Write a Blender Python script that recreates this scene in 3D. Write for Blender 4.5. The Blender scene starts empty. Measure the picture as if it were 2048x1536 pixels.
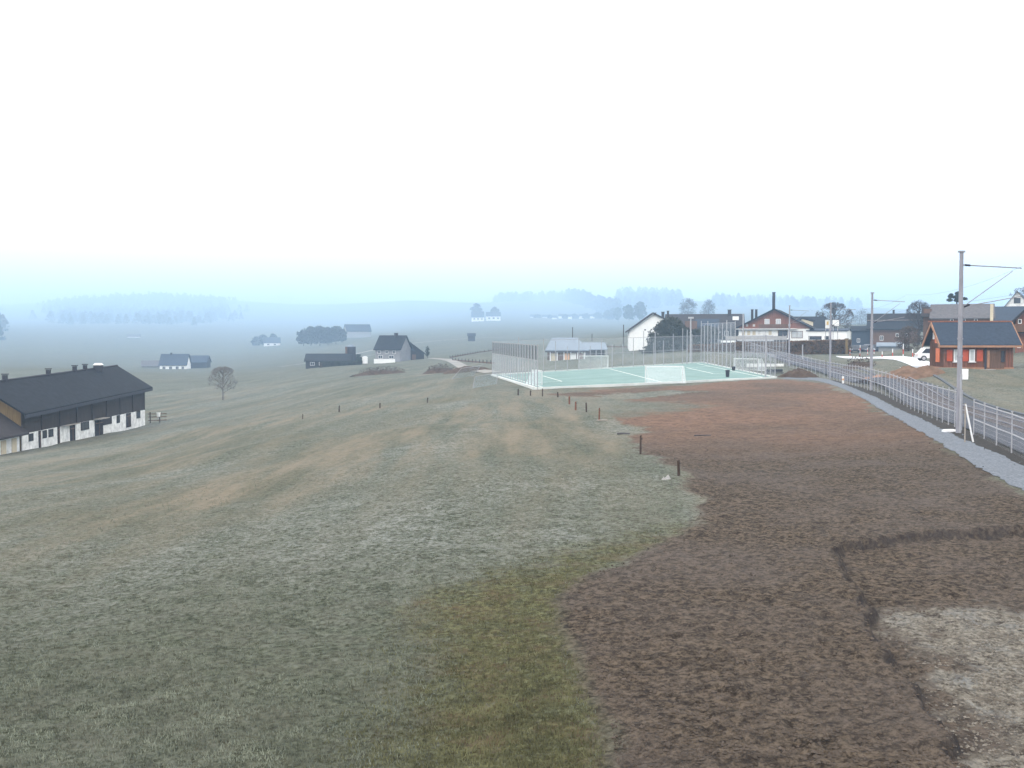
import bpy, math, random
import numpy as np
from mathutils import Vector
PI = math.pi
R = math.radians
scene = bpy.context.scene
COL = scene.collection
rng = np.random.default_rng(7)
random.seed(7)

# ------------------------------------------------------------------ camera model
FPX, CX, CY = 2147.0, 1024.0, 768.0
PITCH = R(2.35)
H = 4.5
ST, CT = math.sin(PITCH), math.cos(PITCH)

def ray(px, py):
    u = (px - CX) / FPX
    v = -(py - CY) / FPX
    k = CT + v * ST
    return u / k, (-ST + v * CT) / k          # dx, dz per metre of depth

def P(px, py, d):
    a, b = ray(px, py)
    return Vector((a * d, d, H + b * d))

def Pz(px, py, z):
    a, b = ray(px, py)
    d = (z - H) / b
    return Vector((a * d, d, z))

# ------------------------------------------------------------------ numpy noise
def _hash(ix, iy, seed):
    n = (ix.astype(np.int64) * 374761393 + iy.astype(np.int64) * 668265263 + seed * 1442695041) & 0x7fffffff
    n = ((n ^ (n >> 13)) * 1274126177) & 0x7fffffff
    return ((n ^ (n >> 16)) & 0xffff) / 65535.0

def vnoise(x, y, seed=0):
    ix = np.floor(x); iy = np.floor(y)
    fx = x - ix; fy = y - iy
    fx = fx * fx * (3 - 2 * fx); fy = fy * fy * (3 - 2 * fy)
    a = _hash(ix, iy, seed); b = _hash(ix + 1, iy, seed)
    c = _hash(ix, iy + 1, seed); d = _hash(ix + 1, iy + 1, seed)
    return (a * (1 - fx) + b * fx) * (1 - fy) + (c * (1 - fx) + d * fx) * fy

def fbm(x, y, o=4, seed=0):
    s = 0; a = 0.5; t = 0
    for i in range(o):
        s = s + a * vnoise(x * 2 ** i + 13.7 * i, y * 2 ** i - 7.3 * i, seed + i)
        t += a; a *= 0.5
    return s / t - 0.5

def sstep(a, b, x):
    t = np.clip((x - a) / (b - a), 0, 1)
    return t * t * (3 - 2 * t)

# ------------------------------------------------------------------ terrain height
def far(d): return d if d < 420 else d + (d - 420) * .8 + (d - 420) ** 2 * .0016

CTRL = []
def Cd(px, py, d): CTRL.append(tuple(P(px, py, far(d))))
def Cz(px, py, z): CTRL.append(tuple(Pz(px, py, z)))
for a in [(0,1536,-1.0),(500,1536,-.8),(1024,1536,-.7),(1500,1536,-.62),(2048,1536,-.6),(0,1200,-1.4),(500,1200,-1.0),
          (1024,1200,-.7),(1600,1200,-.55),(2048,1200,-.5),(1024,1000,-.66),(1500,1000,-.5),(1800,1000,-.42),(2048,990,-.3),
          (1024,900,-.68),(1300,860,-.6),(1500,850,-.5),(1750,870,-.35),(1640,790,-.3),(1400,800,-.45),
          (1917,868,0.),(1742,782,0.),(1660,759,0.),(2048,840,0.05),(1929,799,0.05),(1840,762,.1),(1850,833,-.1),(2040,912,-.1),
          (1600,757,-.1),(1250,790,-.55)]: Cz(*a)
for a in [(0,1100,31),(0,1000,50),(0,950,74),(0,908,101),(140,880,118),(289,850,140),(300,1000,44),(300,920,75),
          (450,900,70),(450,850,108),(450,800,190),(700,1000,37),(700,900,58),(700,830,95),(700,760,200),(850,790,115),
          (560,760,260),(350,742,440),(150,740,330),(0,740,330),(200,700,620),(0,700,600),(0,660,850),(200,648,1000),(430,655,950),
          (760,726,340),(840,718,350),(660,735,300),(620,690,640),(540,692,690),(740,672,660),(850,745,230),(950,700,450),
          (905,752,170),(985,752,150),(975,642,900),(850,660,750),(1100,690,380),(1150,650,800),(1150,628,1100),(1060,601,1500),
          (1250,620,1150),(1250,597,1500),(940,605,1500),(600,630,1300),(600,611,1620),(300,645,1050),(300,622,1350),(300,590,1620),(0,625,1350),(0,612,1620),(-300,600,1620),(-300,640,1000),(820,625,1250),(820,601,1620),
          (1130,720,215),(1260,702,262),(1390,690,262),(1550,690,240),(1640,707,200),(1700,714,185),(1800,722,140),(1860,738,108),
          (2000,742,102),(1960,770,90),(2040,790,82),(1790,690,280),(1640,668,330),(1500,652,420),(1500,641,800),(1750,644,800),
          (2000,640,260),(1980,640,500),(2048,644,700),(1075,778,110),(1550,756,126),(1402,725,182),(1230,735,165),(1300,770,117),(1040,767,122)]: Cd(*a)
for a in [(20,-10,-.8),(-20,-10,-1.2),(-60,-60,-3),(60,-60,0),(0,-300,-2),(300,0,4),(-300,0,-10),(-90,60,-7),(60,40,1.5),(-900,300,-4),
          (900,300,12),(-3200,4000,150),(2600,3800,80),(0,7500,195),(-4500,6500,195),(4500,6500,170),(0,-1500,0),(-300,350,-8),(400,300,6),(-40,20,-2.2),(40,25,-.2)]:
    CTRL.append(a)
CTRL = np.array(CTRL)

def qmap(x, y):
    r = np.hypot(x, y) + 1e-6
    g = np.arcsinh(r / 15.0)
    return x / r * g, y / r * g
def _tps(r2): return 0.5 * r2 * np.log(r2 + 1e-9)
_qx, _qy = qmap(CTRL[:, 0], CTRL[:, 1])
_n = len(CTRL)
_K = _tps((_qx[:, None] - _qx[None]) ** 2 + (_qy[:, None] - _qy[None]) ** 2) + np.eye(_n) * 2e-4
_Q = np.stack([np.ones(_n), _qx, _qy], 1)
_A = np.block([[_K, _Q], [_Q.T, np.zeros((3, 3))]])
_W = np.linalg.solve(_A, np.concatenate([CTRL[:, 2], np.zeros(3)]))

def base_h(x, y):
    x = np.asarray(x, float); y = np.asarray(y, float)
    sh = x.shape; x = x.ravel(); y = y.ravel()
    out = np.empty(x.size)
    for i in range(0, x.size, 20000):
        a, b = qmap(x[i:i + 20000], y[i:i + 20000])
        r2 = (a[:, None] - _qx[None]) ** 2 + (b[:, None] - _qy[None]) ** 2
        out[i:i + 20000] = _tps(r2) @ _W[:_n] + _W[_n] + _W[_n + 1] * a + _W[_n + 2] * b
    return np.clip(out, -16, 205).reshape(sh)

def gz(x, y): return float(base_h(np.array([x]), np.array([y]))[0])

def G(px, py, dmax=400):
    """first point of the ground along a view ray"""
    a, b = ray(px, py)
    d = np.concatenate([np.arange(6, 60, .1), np.arange(60, dmax, .4)])
    hit = (H + b * d) < base_h(a * d, d)
    i = int(np.argmax(hit)) if hit.any() else len(d) - 1
    return Vector((a * d[i], d[i], gz(a * d[i], d[i])))

def poly_world(pts, dmax=400): return np.array([tuple(G(*p, dmax=dmax))[:2] for p in pts])

def inside(poly, x, y):
    c = np.zeros(x.shape, bool)
    n = len(poly); j = n - 1
    for i in range(n):
        xi, yi = poly[i]; xj, yj = poly[j]
        t = ((yi > y) != (yj > y)) & (x < (xj - xi) * (y - yi) / (yj - yi + 1e-12) + xi)
        c ^= t; j = i
    return c

def sdist(poly, x, y, closed=True):
    """signed distance, positive inside"""
    best = np.full(x.shape, 1e9)
    n = len(poly)
    for i in range(n if closed else n - 1):
        ax, ay = poly[i]; bx, by = poly[(i + 1) % n]
        dx, dy = bx - ax, by - ay
        t = np.clip(((x - ax) * dx + (y - ay) * dy) / (dx * dx + dy * dy + 1e-9), 0, 1)
        best = np.minimum(best, np.hypot(x - ax - t * dx, y - ay - t * dy))
    if not closed: return best
    return np.where(inside(poly, x, y), best, -best)

# pitch corners
NL, NR, FR, FL = P(1075, 777, 110), P(1550, 755.5, 126), P(1402, 725, 182), P(985, 750, 150)
def pitch_pt(u, v):
    a = NL.lerp(NR, u); b = FL.lerp(FR, u)
    return a.lerp(b, v)
PITCH_POLY = np.array([tuple(p)[:2] for p in (NL, NR, FR, FL)])
def pitch_z(x, y):
    # least squares plane through the corners
    A = np.array([[p.x, p.y, 1] for p in (NL, NR, FR, FL)]); z = np.array([p.z for p in (NL, NR, FR, FL)])
    c, *_ = np.linalg.lstsq(A, z, rcond=None)
    return c[0] * x + c[1] * y + c[2]

# ------------------------------------------------------------------ materials
MATS = {}
def new_mat(name):
    m = bpy.data.materials.new(name); m.use_nodes = True
    nt = m.node_tree
    for n in list(nt.nodes): nt.nodes.remove(n)
    out = nt.nodes.new('ShaderNodeOutputMaterial')
    b = nt.nodes.new('ShaderNodeBsdfPrincipled')
    nt.links.new(b.outputs[0], out.inputs[0])
    MATS[name] = m
    return m, nt, b, out
def N(nt, t, **k):
    n = nt.nodes.new(t)
    for a, v in k.items(): setattr(n, a, v)
    return n
def noise(nt, scale, detail=4, vec=None, rough=.6):
    n = N(nt, 'ShaderNodeTexNoise'); n.inputs['Scale'].default_value = scale
    n.inputs['Detail'].default_value = detail; n.inputs['Roughness'].default_value = rough
    if vec: nt.links.new(vec, n.inputs['Vector'])
    return n.outputs['Fac']
def ramp(nt, fac, a, b, ca=(0,0,0,1), cb=(1,1,1,1)):
    r = N(nt, 'ShaderNodeValToRGB'); nt.links.new(fac, r.inputs[0])
    r.color_ramp.elements[0].position = a; r.color_ramp.elements[1].position = b
    r.color_ramp.elements[0].color = ca; r.color_ramp.elements[1].color = cb
    return r.outputs[0]
def mix(nt, fac, a, b, blend='MIX'):
    n = N(nt, 'ShaderNodeMix', data_type='RGBA', blend_type=blend)
    for s, v in ((0, fac), (6, a), (7, b)):
        if isinstance(v, (int, float)): n.inputs[s].default_value = v
        elif isinstance(v, tuple): n.inputs[s].default_value = (*v[:3], 1)
        else: nt.links.new(v, n.inputs[s])
    return n.outputs[2]
def math_n(nt, op, a, b=None, c=None):
    n = N(nt, 'ShaderNodeMath', operation=op)
    for i, v in enumerate((a, b, c)):
        if v is None: continue
        if isinstance(v, (int, float)): n.inputs[i].default_value = v
        else: nt.links.new(v, n.inputs[i])
    return n.outputs[0]

def plain(name, col, rough=.8, var=.25, scale=3.0, metal=0, stretch=None, spec=.12, bump=0):
    """mottled material: colour varied by two noises, optional streak along one axis"""
    m, nt, b, out = new_mat(name)
    tc = N(nt, 'ShaderNodeTexCoord'); vec = tc.outputs['Object']
    if stretch:
        mp = N(nt, 'ShaderNodeMapping'); mp.inputs['Scale'].default_value = stretch
        nt.links.new(vec, mp.inputs['Vector']); vec = mp.outputs[0]
    n1 = noise(nt, scale, 5, vec); n2 = noise(nt, scale * .17, 3, tc.outputs['Object'])
    dark = tuple(c * (1 - var) for c in col); light = tuple(min(1, c * (1 + var)) for c in col)
    c1 = mix(nt, ramp(nt, n1, .3, .7), dark, light)
    c2 = mix(nt, math_n(nt, 'MULTIPLY', ramp(nt, n2, .4, .75), var), c1, tuple(c * .6 for c in col))
    nt.links.new(c2, b.inputs['Base Color'])
    b.inputs['Roughness'].default_value = rough; b.inputs['Metallic'].default_value = metal
    b.inputs['Specular IOR Level'].default_value = spec
    if bump:
        bp = N(nt, 'ShaderNodeBump'); bp.inputs['Strength'].default_value = bump; bp.inputs['Distance'].default_value = .05
        nt.links.new(n1, bp.inputs['Height']); nt.links.new(bp.outputs[0], b.inputs['Normal'])
    return m

plain('wood_dark', (.028,.024,.026), .9, .35, 2.0, stretch=(4,4,.3))
plain('wood_barn', (.044,.035,.033), .9, .4, 2.0, stretch=(4,4,.3))
plain('wood_red', (.20,.085,.055), .8, .3, 2.5, stretch=(5,5,.3))
plain('wood_brown', (.13,.075,.05), .85, .3, 2.5, stretch=(5,5,.3))
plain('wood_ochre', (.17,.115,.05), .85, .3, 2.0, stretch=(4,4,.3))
plain('wood_trim', (.33,.18,.11), .7, .2, 2)
plain('shutter_red', (.46,.085,.04), .6, .15, 3)
plain('shutter_lit', (.62,.17,.07), .6, .15, 3)  # shutter red made brighter, light on the gable painted into the colour
plain('roof_dark', (.014,.016,.022), .9, .4, 1.5, stretch=(1,1,1), bump=.2)
plain('roof_slate', (.032,.045,.068), .75, .2, 3, bump=.2)
plain('roof_brown', (.034,.028,.029), .8, .25, 2, bump=.2)
plain('roof_grey', (.105,.10,.105), .85, .25, 2.5, bump=.3)
plain('roof_blue', (.16,.20,.25), .5, .15, 2)
plain('white_wall', (.80,.80,.78), .85, .05, 1.0)
plain('white_dirty', (.72,.72,.70), .95, .3, 1.6)
plain('pale_plaster', (.22,.22,.23), .9, .15, .6)
plain('cream_wall', (.55,.48,.35), .85, .1, 1)
plain('grey_wall', (.28,.29,.30), .9, .15, 1)
plain('white_paint', (.8,.8,.8), .5, .05, 2)
plain('goal_paint', (.58,.60,.60), .5, .1, 2)
plain('concrete', (.33,.32,.31), .9, .2, 2)
plain('metal_grey', (.40,.40,.42), .45, .12, 4, metal=.3)
plain('metal_post', (.33,.33,.35), .5, .12, 5)
plain('metal_dark', (.035,.035,.045), .6, .2, 3)
plain('mast_grey', (.27,.27,.30), .6, .2, 3, stretch=(1,1,.3))
plain('glass', (.03,.035,.045), .15, .2, 1, spec=.5)
plain('glass_pale', (.45,.47,.48), .3, .15, 1.5, spec=.5)
plain('bark', (.055,.045,.042), .95, .3, 4)
plain('bark_pale', (.09,.085,.09), .95, .3, 4)
plain('twig_pale', (.16,.15,.14), .95, .3, 2)
plain('twig', (.06,.05,.046), .95, .3, 2)
plain('conifer', (.026,.038,.024), .9, .5, .8)
plain('conifer_warm', (.045,.045,.026), .9, .5, .8)
plain('hedge_leaf', (.135,.080,.040), .9, .5, .9)
plain('hedge_green', (.035,.04,.025), .9, .5, .9)
plain('brush', (.075,.055,.042), .95, .4, .8)
plain('forest', (.035,.045,.045), .95, .4, .08)
plain('earth', (.075,.052,.038), 1, .4, 1.5, bump=.6)
plain('earth_dark', (.05,.04,.034), 1, .4, 1.5, bump=.6)
plain('earth_warm', (.15,.095,.065), 1, .4, 1.5, bump=.6)
plain('rubble', (.30,.19,.14), 1, .4, 3)
plain('stone', (.30,.29,.28), .95, .3, 3)
plain('stake', (.06,.042,.034), .95, .3, 6)
plain('stake_red', (.16,.07,.045), .95, .3, 6)
plain('plank', (.30,.27,.24), .9, .2, 4)
plain('kerb', (.60,.62,.60), .8, .12, .7)
plain('line_paint', (.75,.78,.76), .8, .1, .7)
plain('ballast', (.080,.087,.102), 1, .45, 9, bump=.6)
plain('gravel', (.150,.167,.192), 1, .38, 12, bump=.8)
plain('road_pale', (.68,.69,.72), .9, .08, .4)
plain('lane', (.24,.23,.21), .95, .2, .3)
plain('asphalt', (.10,.11,.125), .95, .15, 2)
plain('rail_steel', (.20,.20,.23), .4, .15, 2, metal=.6)
plain('sleeper', (.14,.13,.13), .95, .2, 4)
plain('red_paint', (.50,.06,.04), .5, .1, 3)
plain('orange_paint', (.72,.42,.22), .5, .1, 3)
plain('car_blue', (.03,.045,.075), .3, .1, 1, spec=.5)
plain('car_grey', (.12,.14,.17), .3, .1, 1, spec=.5)
plain('car_dark', (.03,.03,.035), .3, .1, 1, spec=.5)
plain('car_white', (.75,.75,.75), .35, .04, 1, spec=.5)
plain('tyre', (.02,.02,.02), .9, .1, 5)
plain('lamp_red', (.35,.02,.02), .3, .1, 5)
plain('cable', (.05,.05,.06), .6, .1, 5)
plain('yellow_sign', (.60,.42,.12), .6, .1, 2)

def net_mat(name, col, px, pz, wx, wz, extra=0.0):
    """wire netting: wires on a real grid in the panel's own UV metres, open between"""
    m, nt, b, out = new_mat(name)
    uv = N(nt, 'ShaderNodeUVMap'); s = N(nt, 'ShaderNodeSeparateXYZ'); nt.links.new(uv.outputs[0], s.inputs[0])
    fx = math_n(nt, 'LESS_THAN', math_n(nt, 'FRACT', math_n(nt, 'DIVIDE', s.outputs[0], px)), wx / px)
    fz = math_n(nt, 'LESS_THAN', math_n(nt, 'FRACT', math_n(nt, 'DIVIDE', s.outputs[1], pz)), wz / pz)
    f = math_n(nt, 'MAXIMUM', fx, fz)
    b.inputs['Base Color'].default_value = (*col, 1); b.inputs['Roughness'].default_value = .6
    tr = N(nt, 'ShaderNodeBsdfTransparent'); mx = N(nt, 'ShaderNodeMixShader')
    nt.links.new(f, mx.inputs[0]); nt.links.new(tr.outputs[0], mx.inputs[1]); nt.links.new(b.outputs[0], mx.inputs[2])
    nt.links.new(mx.outputs[0], out.inputs[0])
    return m
net_mat('net_fence', (.42,.42,.47), .05, .2, .0035, .005)
net_mat('net_pale', (.52,.57,.62), .10, .10, .007, .007)
net_mat('net_dark', (.03,.035,.04), 1.05, 50, .58, .0)
net_mat('net_goal', (.80,.84,.86), .10, .10, .014, .014)
net_mat('net_roll', (.42,.53,.60), .06, .06, .009, .009)

# turf
m, nt, b, out = new_mat('turf')
tc = N(nt, 'ShaderNodeTexCoord')
n1 = noise(nt, .25, 5, tc.outputs['Object']); n2 = noise(nt, 6, 3, tc.outputs['Object'])
c = mix(nt, ramp(nt, n1, .35, .7), (.10,.185,.165), (.17,.265,.255))
c = mix(nt, math_n(nt, 'MULTIPLY', ramp(nt, n2, .4, .7), .35), c, (.24,.34,.31))
nt.links.new(c, b.inputs['Base Color']); b.inputs['Roughness'].default_value = 1

# ground
m, nt, b, out = new_mat('ground')
tc = N(nt, 'ShaderNodeTexCoord'); W = tc.outputs['Object']
A1 = N(nt, 'ShaderNodeVertexColor', layer_name='zones'); s1 = N(nt, 'ShaderNodeSeparateColor'); nt.links.new(A1.outputs[0], s1.inputs[0])
A2 = N(nt, 'ShaderNodeVertexColor', layer_name='cover'); s2 = N(nt, 'ShaderNodeSeparateColor'); nt.links.new(A2.outputs[0], s2.inputs[0])
soil, green, straw = s1.outputs; frost, tan, dark_band = s2.outputs
mp = N(nt, 'ShaderNodeMapping'); mp.inputs['Rotation'].default_value = (0, 0, R(12)); mp.inputs['Scale'].default_value = (1, .12, 1)
nt.links.new(W, mp.inputs['Vector'])
mp2 = N(nt, 'ShaderNodeMapping'); mp2.inputs['Rotation'].default_value = (0, 0, R(-20)); mp2.inputs['Scale'].default_value = (1, 1.0, 1); nt.links.new(W, mp2.inputs['Vector'])
nA = noise(nt, 9, 6, W, .7); nB = noise(nt, 1.3, 5, W, .65); nC = noise(nt, .22, 4, W); nS = noise(nt, .55, 5, mp.outputs[0], .6); nF = noise(nt, 30, 3, W, .7); nM = noise(nt, 3.2, 4, W, .75); nT = noise(nt, 7, 8, mp2.outputs[0], .78)
g = mix(nt, ramp(nt, nT, .40, .60), (.022,.027,.016), (.108,.121,.083))
g = mix(nt, math_n(nt, 'MULTIPLY', ramp(nt, nB, .4, .72), .55), g, (.085,.078,.052))
fm = math_n(nt, 'MULTIPLY', frost, ramp(nt, math_n(nt, 'ADD', math_n(nt, 'MULTIPLY', nT, .75), math_n(nt, 'MULTIPLY', nB, .25)), .44, .58))
g = mix(nt, fm, g, (.225,.240,.222))
tm = math_n(nt, 'MULTIPLY', tan, ramp(nt, nS, .36, .66))
g = mix(nt, math_n(nt, 'MULTIPLY', tm, .9), g, (.198,.168,.124))
gg = mix(nt, ramp(nt, nT, .42, .60), (.030,.027,.012), (.138,.140,.068))
gg = mix(nt, math_n(nt, 'MULTIPLY', ramp(nt, nB, .45, .7), .6), gg, (.120,.080,.048))
g = mix(nt, math_n(nt, 'MULTIPLY', green, ramp(nt, nB, .2, .45)), g, gg)
so = mix(nt, ramp(nt, nT, .42, .58), (.017,.012,.008), (.128,.100,.074))  # dark end of the ramp paints shaded crevices into the soil
so = mix(nt, math_n(nt, 'MULTIPLY', ramp(nt, nC, .42, .66), .5), so, (.110,.094,.086))
so = mix(nt, math_n(nt, 'MULTIPLY', ramp(nt, nF, .58, .72), .35), so, (.115,.098,.088))
so = mix(nt, tan, so, mix(nt, ramp(nt, nB, .3, .7), (.11,.066,.045), (.195,.122,.086)))
so = mix(nt, math_n(nt, 'MULTIPLY', ramp(nt, nM, .36, .50, (1,1,1,1), (0,0,0,1)), .6), so, (.020,.016,.014))  # dark cracks paint the shadows between clods
so = mix(nt, math_n(nt, 'MULTIPLY', ramp(nt, nM, .56, .70), .4), so, (.125,.100,.085))
g = mix(nt, math_n(nt, 'MULTIPLY', ramp(nt, nM, .34, .50, (1,1,1,1), (0,0,0,1)), .45), g, (.055,.058,.048))
g = mix(nt, math_n(nt, 'MULTIPLY', ramp(nt, nM, .55, .72), .3), g, (.20,.21,.195))
g = mix(nt, soil, g, so)
st = mix(nt, ramp(nt, nA, .36, .64), (.050,.043,.036), (.275,.255,.215))
st = mix(nt, math_n(nt, 'MULTIPLY', ramp(nt, nB, .5, .72), .6), st, (.17,.185,.195))
st = mix(nt, ramp(nt, nM, .33, .47, (1,1,1,1), (0,0,0,1)), st, (.045,.037,.032))
g = mix(nt, math_n(nt, 'MULTIPLY', straw, ramp(nt, math_n(nt, 'ADD', math_n(nt, 'MULTIPLY', nB, .5), math_n(nt, 'MULTIPLY', nC, .5)), .36, .50)), g, st)
g = mix(nt, dark_band, g, (.035,.031,.032))  # darkens the verge strip and the cut edge
nt.links.new(g, b.inputs['Base Color']); b.inputs['Roughness'].default_value = 1; b.inputs['Specular IOR Level'].default_value = .1
bp = N(nt, 'ShaderNodeBump'); bp.inputs['Strength'].default_value = .9; bp.inputs['Distance'].default_value = .06
nt.links.new(math_n(nt, 'ADD', nT, math_n(nt, 'MULTIPLY', nF, .5)), bp.inputs['Height']); nt.links.new(bp.outputs[0], b.inputs['Normal'])

# ------------------------------------------------------------------ mesh builder
class MB:
    def __init__(s): s.v = []; s.f = []; s.uv = []
    def face(s, *pts, uv=None):
        i = len(s.v); s.v += [tuple(p) for p in pts]; s.f.append(tuple(range(i, i + len(pts))))
        s.uv += list(uv) if uv else [(0, 0)] * len(pts)
        return s
    def box(s, c, d, ax=None, az=0):
        c = Vector(c); hx, hy, hz = d[0] / 2, d[1] / 2, d[2] / 2
        ca, sa = math.cos(az), math.sin(az)
        def t(x, y, z): return (c.x + x * ca - y * sa, c.y + x * sa + y * ca, c.z + z)
        q = [t(x, y, z) for z in (-hz, hz) for y in (-hy, hy) for x in (-hx, hx)]
        for f in ((0,2,3,1),(4,5,7,6),(0,1,5,4),(2,6,7,3),(0,4,6,2),(1,3,7,5)): s.face(*[q[i] for i in f])
        return s
    def hexa(s, q):
        for f in ((0,3,2,1),(4,5,6,7),(0,1,5,4),(1,2,6,5),(2,3,7,6),(3,0,4,7)): s.face(*[q[i] for i in f])
        return s
    def tube(s, a, b, r0, r1=None, n=8, cap=True):
        a = Vector(a); b = Vector(b); r1 = r0 if r1 is None else r1
        d = (b - a).normalized() if (b - a).length > 1e-6 else Vector((0, 0, 1))
        u = d.orthogonal().normalized(); w = d.cross(u)
        A = [a + (u * math.cos(2 * PI * i / n) + w * math.sin(2 * PI * i / n)) * r0 for i in range(n)]
        B = [b + (u * math.cos(2 * PI * i / n) + w * math.sin(2 * PI * i / n)) * r1 for i in range(n)]
        for i in range(n):
            j = (i + 1) % n; s.face(A[i], A[j], B[j], B[i])
        if cap: s.face(*A[::-1]); s.face(*B)
        return s
    def prism(s, prof, y0, y1):
        """profile of (x, z) extruded along y"""
        a = [(x, y0, z) for x, z in prof]; b = [(x, y1, z) for x, z in prof]; n = len(prof)
        s.face(*a[::-1] if False else a); s.face(*b[::-1])
        for i in range(n):
            j = (i + 1) % n; s.face(a[j], a[i], b[i], b[j])
        return s
    def build(s, name, mat, parent=None, smooth=False):
        me = bpy.data.meshes.new(name); me.from_pydata(s.v, [], s.f)
        if any(u != (0, 0) for u in s.uv):
            l = me.uv_layers.new(name='UVMap'); l.data.foreach_set('uv', np.array(s.uv, np.float32).ravel())
        me.materials.append(MATS[mat]); me.update()
        if smooth: me.polygons.foreach_set('use_smooth', [True] * len(me.polygons))
        o = bpy.data.objects.new(name, me); COL.objects.link(o)
        if parent: o.parent = parent
        return o

def tag(o, label=None, cat=None, group=None, kind=None):
    if label: o['label'] = label
    if cat: o['category'] = cat
    if group: o['group'] = group
    if kind: o['kind'] = kind
    return o
def thing(name, label, cat, loc, rz=0, group=None):
    o = bpy.data.objects.new(name, None); COL.objects.link(o); o.location = loc; o.rotation_euler = (0, 0, rz)
    o.empty_display_size = .3
    return tag(o, label, cat, group)
def copy_tree(o, parent=None):
    c = o.copy(); COL.objects.link(c)
    if parent: c.parent = parent
    for ch in o.children: copy_tree(ch, c)
    return c

def quad_cloud(name, mat, C, S, parent=None, up=0.0, seed=0, tri=False, aspect=1.0):
    """many small randomly turned leaves at points C with sizes S, one mesh"""
    g = np.random.default_rng(seed); n = len(C)
    a = g.normal(size=(n, 3)); a /= np.linalg.norm(a, axis=1)[:, None]
    if up: a[:, 2] *= (1 - up); a /= np.linalg.norm(a, axis=1)[:, None]
    t = g.normal(size=(n, 3)); b = np.cross(a, t); b /= np.linalg.norm(b, axis=1)[:, None]
    c = np.cross(a, b)
    S = np.asarray(S)[:, None]
    p = np.stack([C - b * S * aspect, C + c * S, C + b * S * aspect, C - c * S], 1).reshape(-1, 3)
    me = bpy.data.meshes.new(name)
    me.vertices.add(4 * n); me.vertices.foreach_set('co', p.astype(np.float32).ravel())
    me.loops.add(4 * n); me.loops.foreach_set('vertex_index', np.arange(4 * n, dtype=np.int32))
    me.polygons.add(n); me.polygons.foreach_set('loop_start', np.arange(0, 4 * n, 4, dtype=np.int32))
    me.update(calc_edges=True); me.materials.append(MATS[mat])
    o = bpy.data.objects.new(name, me); COL.objects.link(o)
    if parent: o.parent = parent
    return o

# ------------------------------------------------------------------ ground sheet
SOIL = poly_world([(1085,789),(1150,786),(1250,776),(1400,768),(1548,758.5),(1600,761),(1655,768),(1735,801),(1796,836),(1898,894),(1994,951),(2056,985),
                   (2200,1090),(2500,1536),(2500,1700),(1240,1700),(1222,1536),(1200,1420),(1160,1330),(1130,1260),(1118,1195),(1180,1140),(1290,1090),(1378,1052),
                   (1392,1005),(1372,945),(1290,905),(1262,880),(1300,852),(1240,846),(1215,838),(1260,822),(1330,812),(1260,800),(1320,792),(1400,785),(1250,786),(1150,796)])
ISLE = poly_world([(1240,790),(1345,779),(1352,784),(1300,792)])
ISLE2 = poly_world([(1215,812),(1290,803),(1415,806),(1390,826),(1300,832),(1230,838)])
GREEN = poly_world([(1385,1045),(1250,1075),(1100,1105),(960,1150),(880,1195),(835,1250),(830,1340),(800,1400),(770,1470),(750,1540),(740,1700),(1330,1700),(1300,1536),(1270,1400),(1200,1250),(1200,1190),(1260,1130),(1420,1060)])
CUT = poly_world([(2048,1055),(1900,1060),(1780,1072),(1690,1085),(1665,1092),(1690,1130),(1712,1180),(1745,1260),(1790,1330),(1850,1410),(1900,1480),(1945,1560),(2000,1700),(2700,1700),(2700,1100),(2300,1045)])
STRAW = poly_world([(1800,1185),(1850,1200),(1920,1185),(2000,1190),(2048,1195),(2400,1210),(2600,1700),(1990,1700),(1930,1540),(1880,1450),(1830,1370),(1810,1300),(1770,1240)])
PATH_L = [(2500,1310),(2200,1090),(2100,1020),(2048,984),(1985,950),(1890,893),(1788,834),(1728,799),(1688,779),(1650,766),(1610,759.5),(1560,757.5)]
PATH_R = [(2500,1150),(2200,1005),(2100,958),(2048,934),(1990,906),(1915,874),(1835,835),(1760,800),(1712,779),(1672,764),(1630,755.5),(1572,755.0)]
PW_L = [G(*p) for p in PATH_L]; PW_R = [G(*p) for p in PATH_R]
PATH_POLY = np.array([tuple(p)[:2] for p in PW_L] + [tuple(p)[:2] for p in PW_R[::-1]])
# railway: line of the masts, then bed to its right
M1, M2, M3, M4 = Pz(1917,866,0), Pz(1742,781,0), Pz(1660,757,.05), P(1578,735,160)
ML = [Vector((6.8, -20, -.1)), Vector((14.0, 14, 0)), M1, M2, M3, M4, P(1480,716,230), P(1380,701,300)]
def off(poly, d):
    out = []
    for i, p in enumerate(poly):
        a = poly[max(0, i - 1)]; b = poly[min(len(poly) - 1, i + 1)]
        t = Vector((b.x - a.x, b.y - a.y, 0)).normalized()
        out.append(Vector((p.x + t.y * d, p.y - t.x * d, p.z)))
    return out
def dens(poly, step):
    out = []
    # Catmull-Rom
    for i in range(len(poly) - 1):
        p0 = poly[max(0, i - 1)]; p1 = poly[i]; p2 = poly[i + 1]; p3 = poly[min(len(poly) - 1, i + 2)]
        n = max(1, int((p2 - p1).length / step))
        for k in range(n):
            t = k / n
            out.append(.5 * ((2 * p1) + (p2 - p0) * t + (2 * p0 - 5 * p1 + 4 * p2 - p3) * t * t + (3 * p1 - p0 - 3 * p2 + p3) * t ** 3))
    out.append(poly[-1]); return out
TRACK = dens(off(ML, 3.1), 2.0)
BED_POLY = np.array([tuple(p)[:2] for p in off(TRACK, -2.3)] + [tuple(p)[:2] for p in off(TRACK, 2.9)[::-1]])
VERGE_L = [G(*q) for q in ((2600,1185),(2200,990),(2048,925),(2000,902),(1947,877),(1893,854),(1850,835),(1790,806),(1742,786),(1700,772),(1664,761))]
VERGE = np.array([tuple(p)[:2] for p in VERGE_L])

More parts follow.
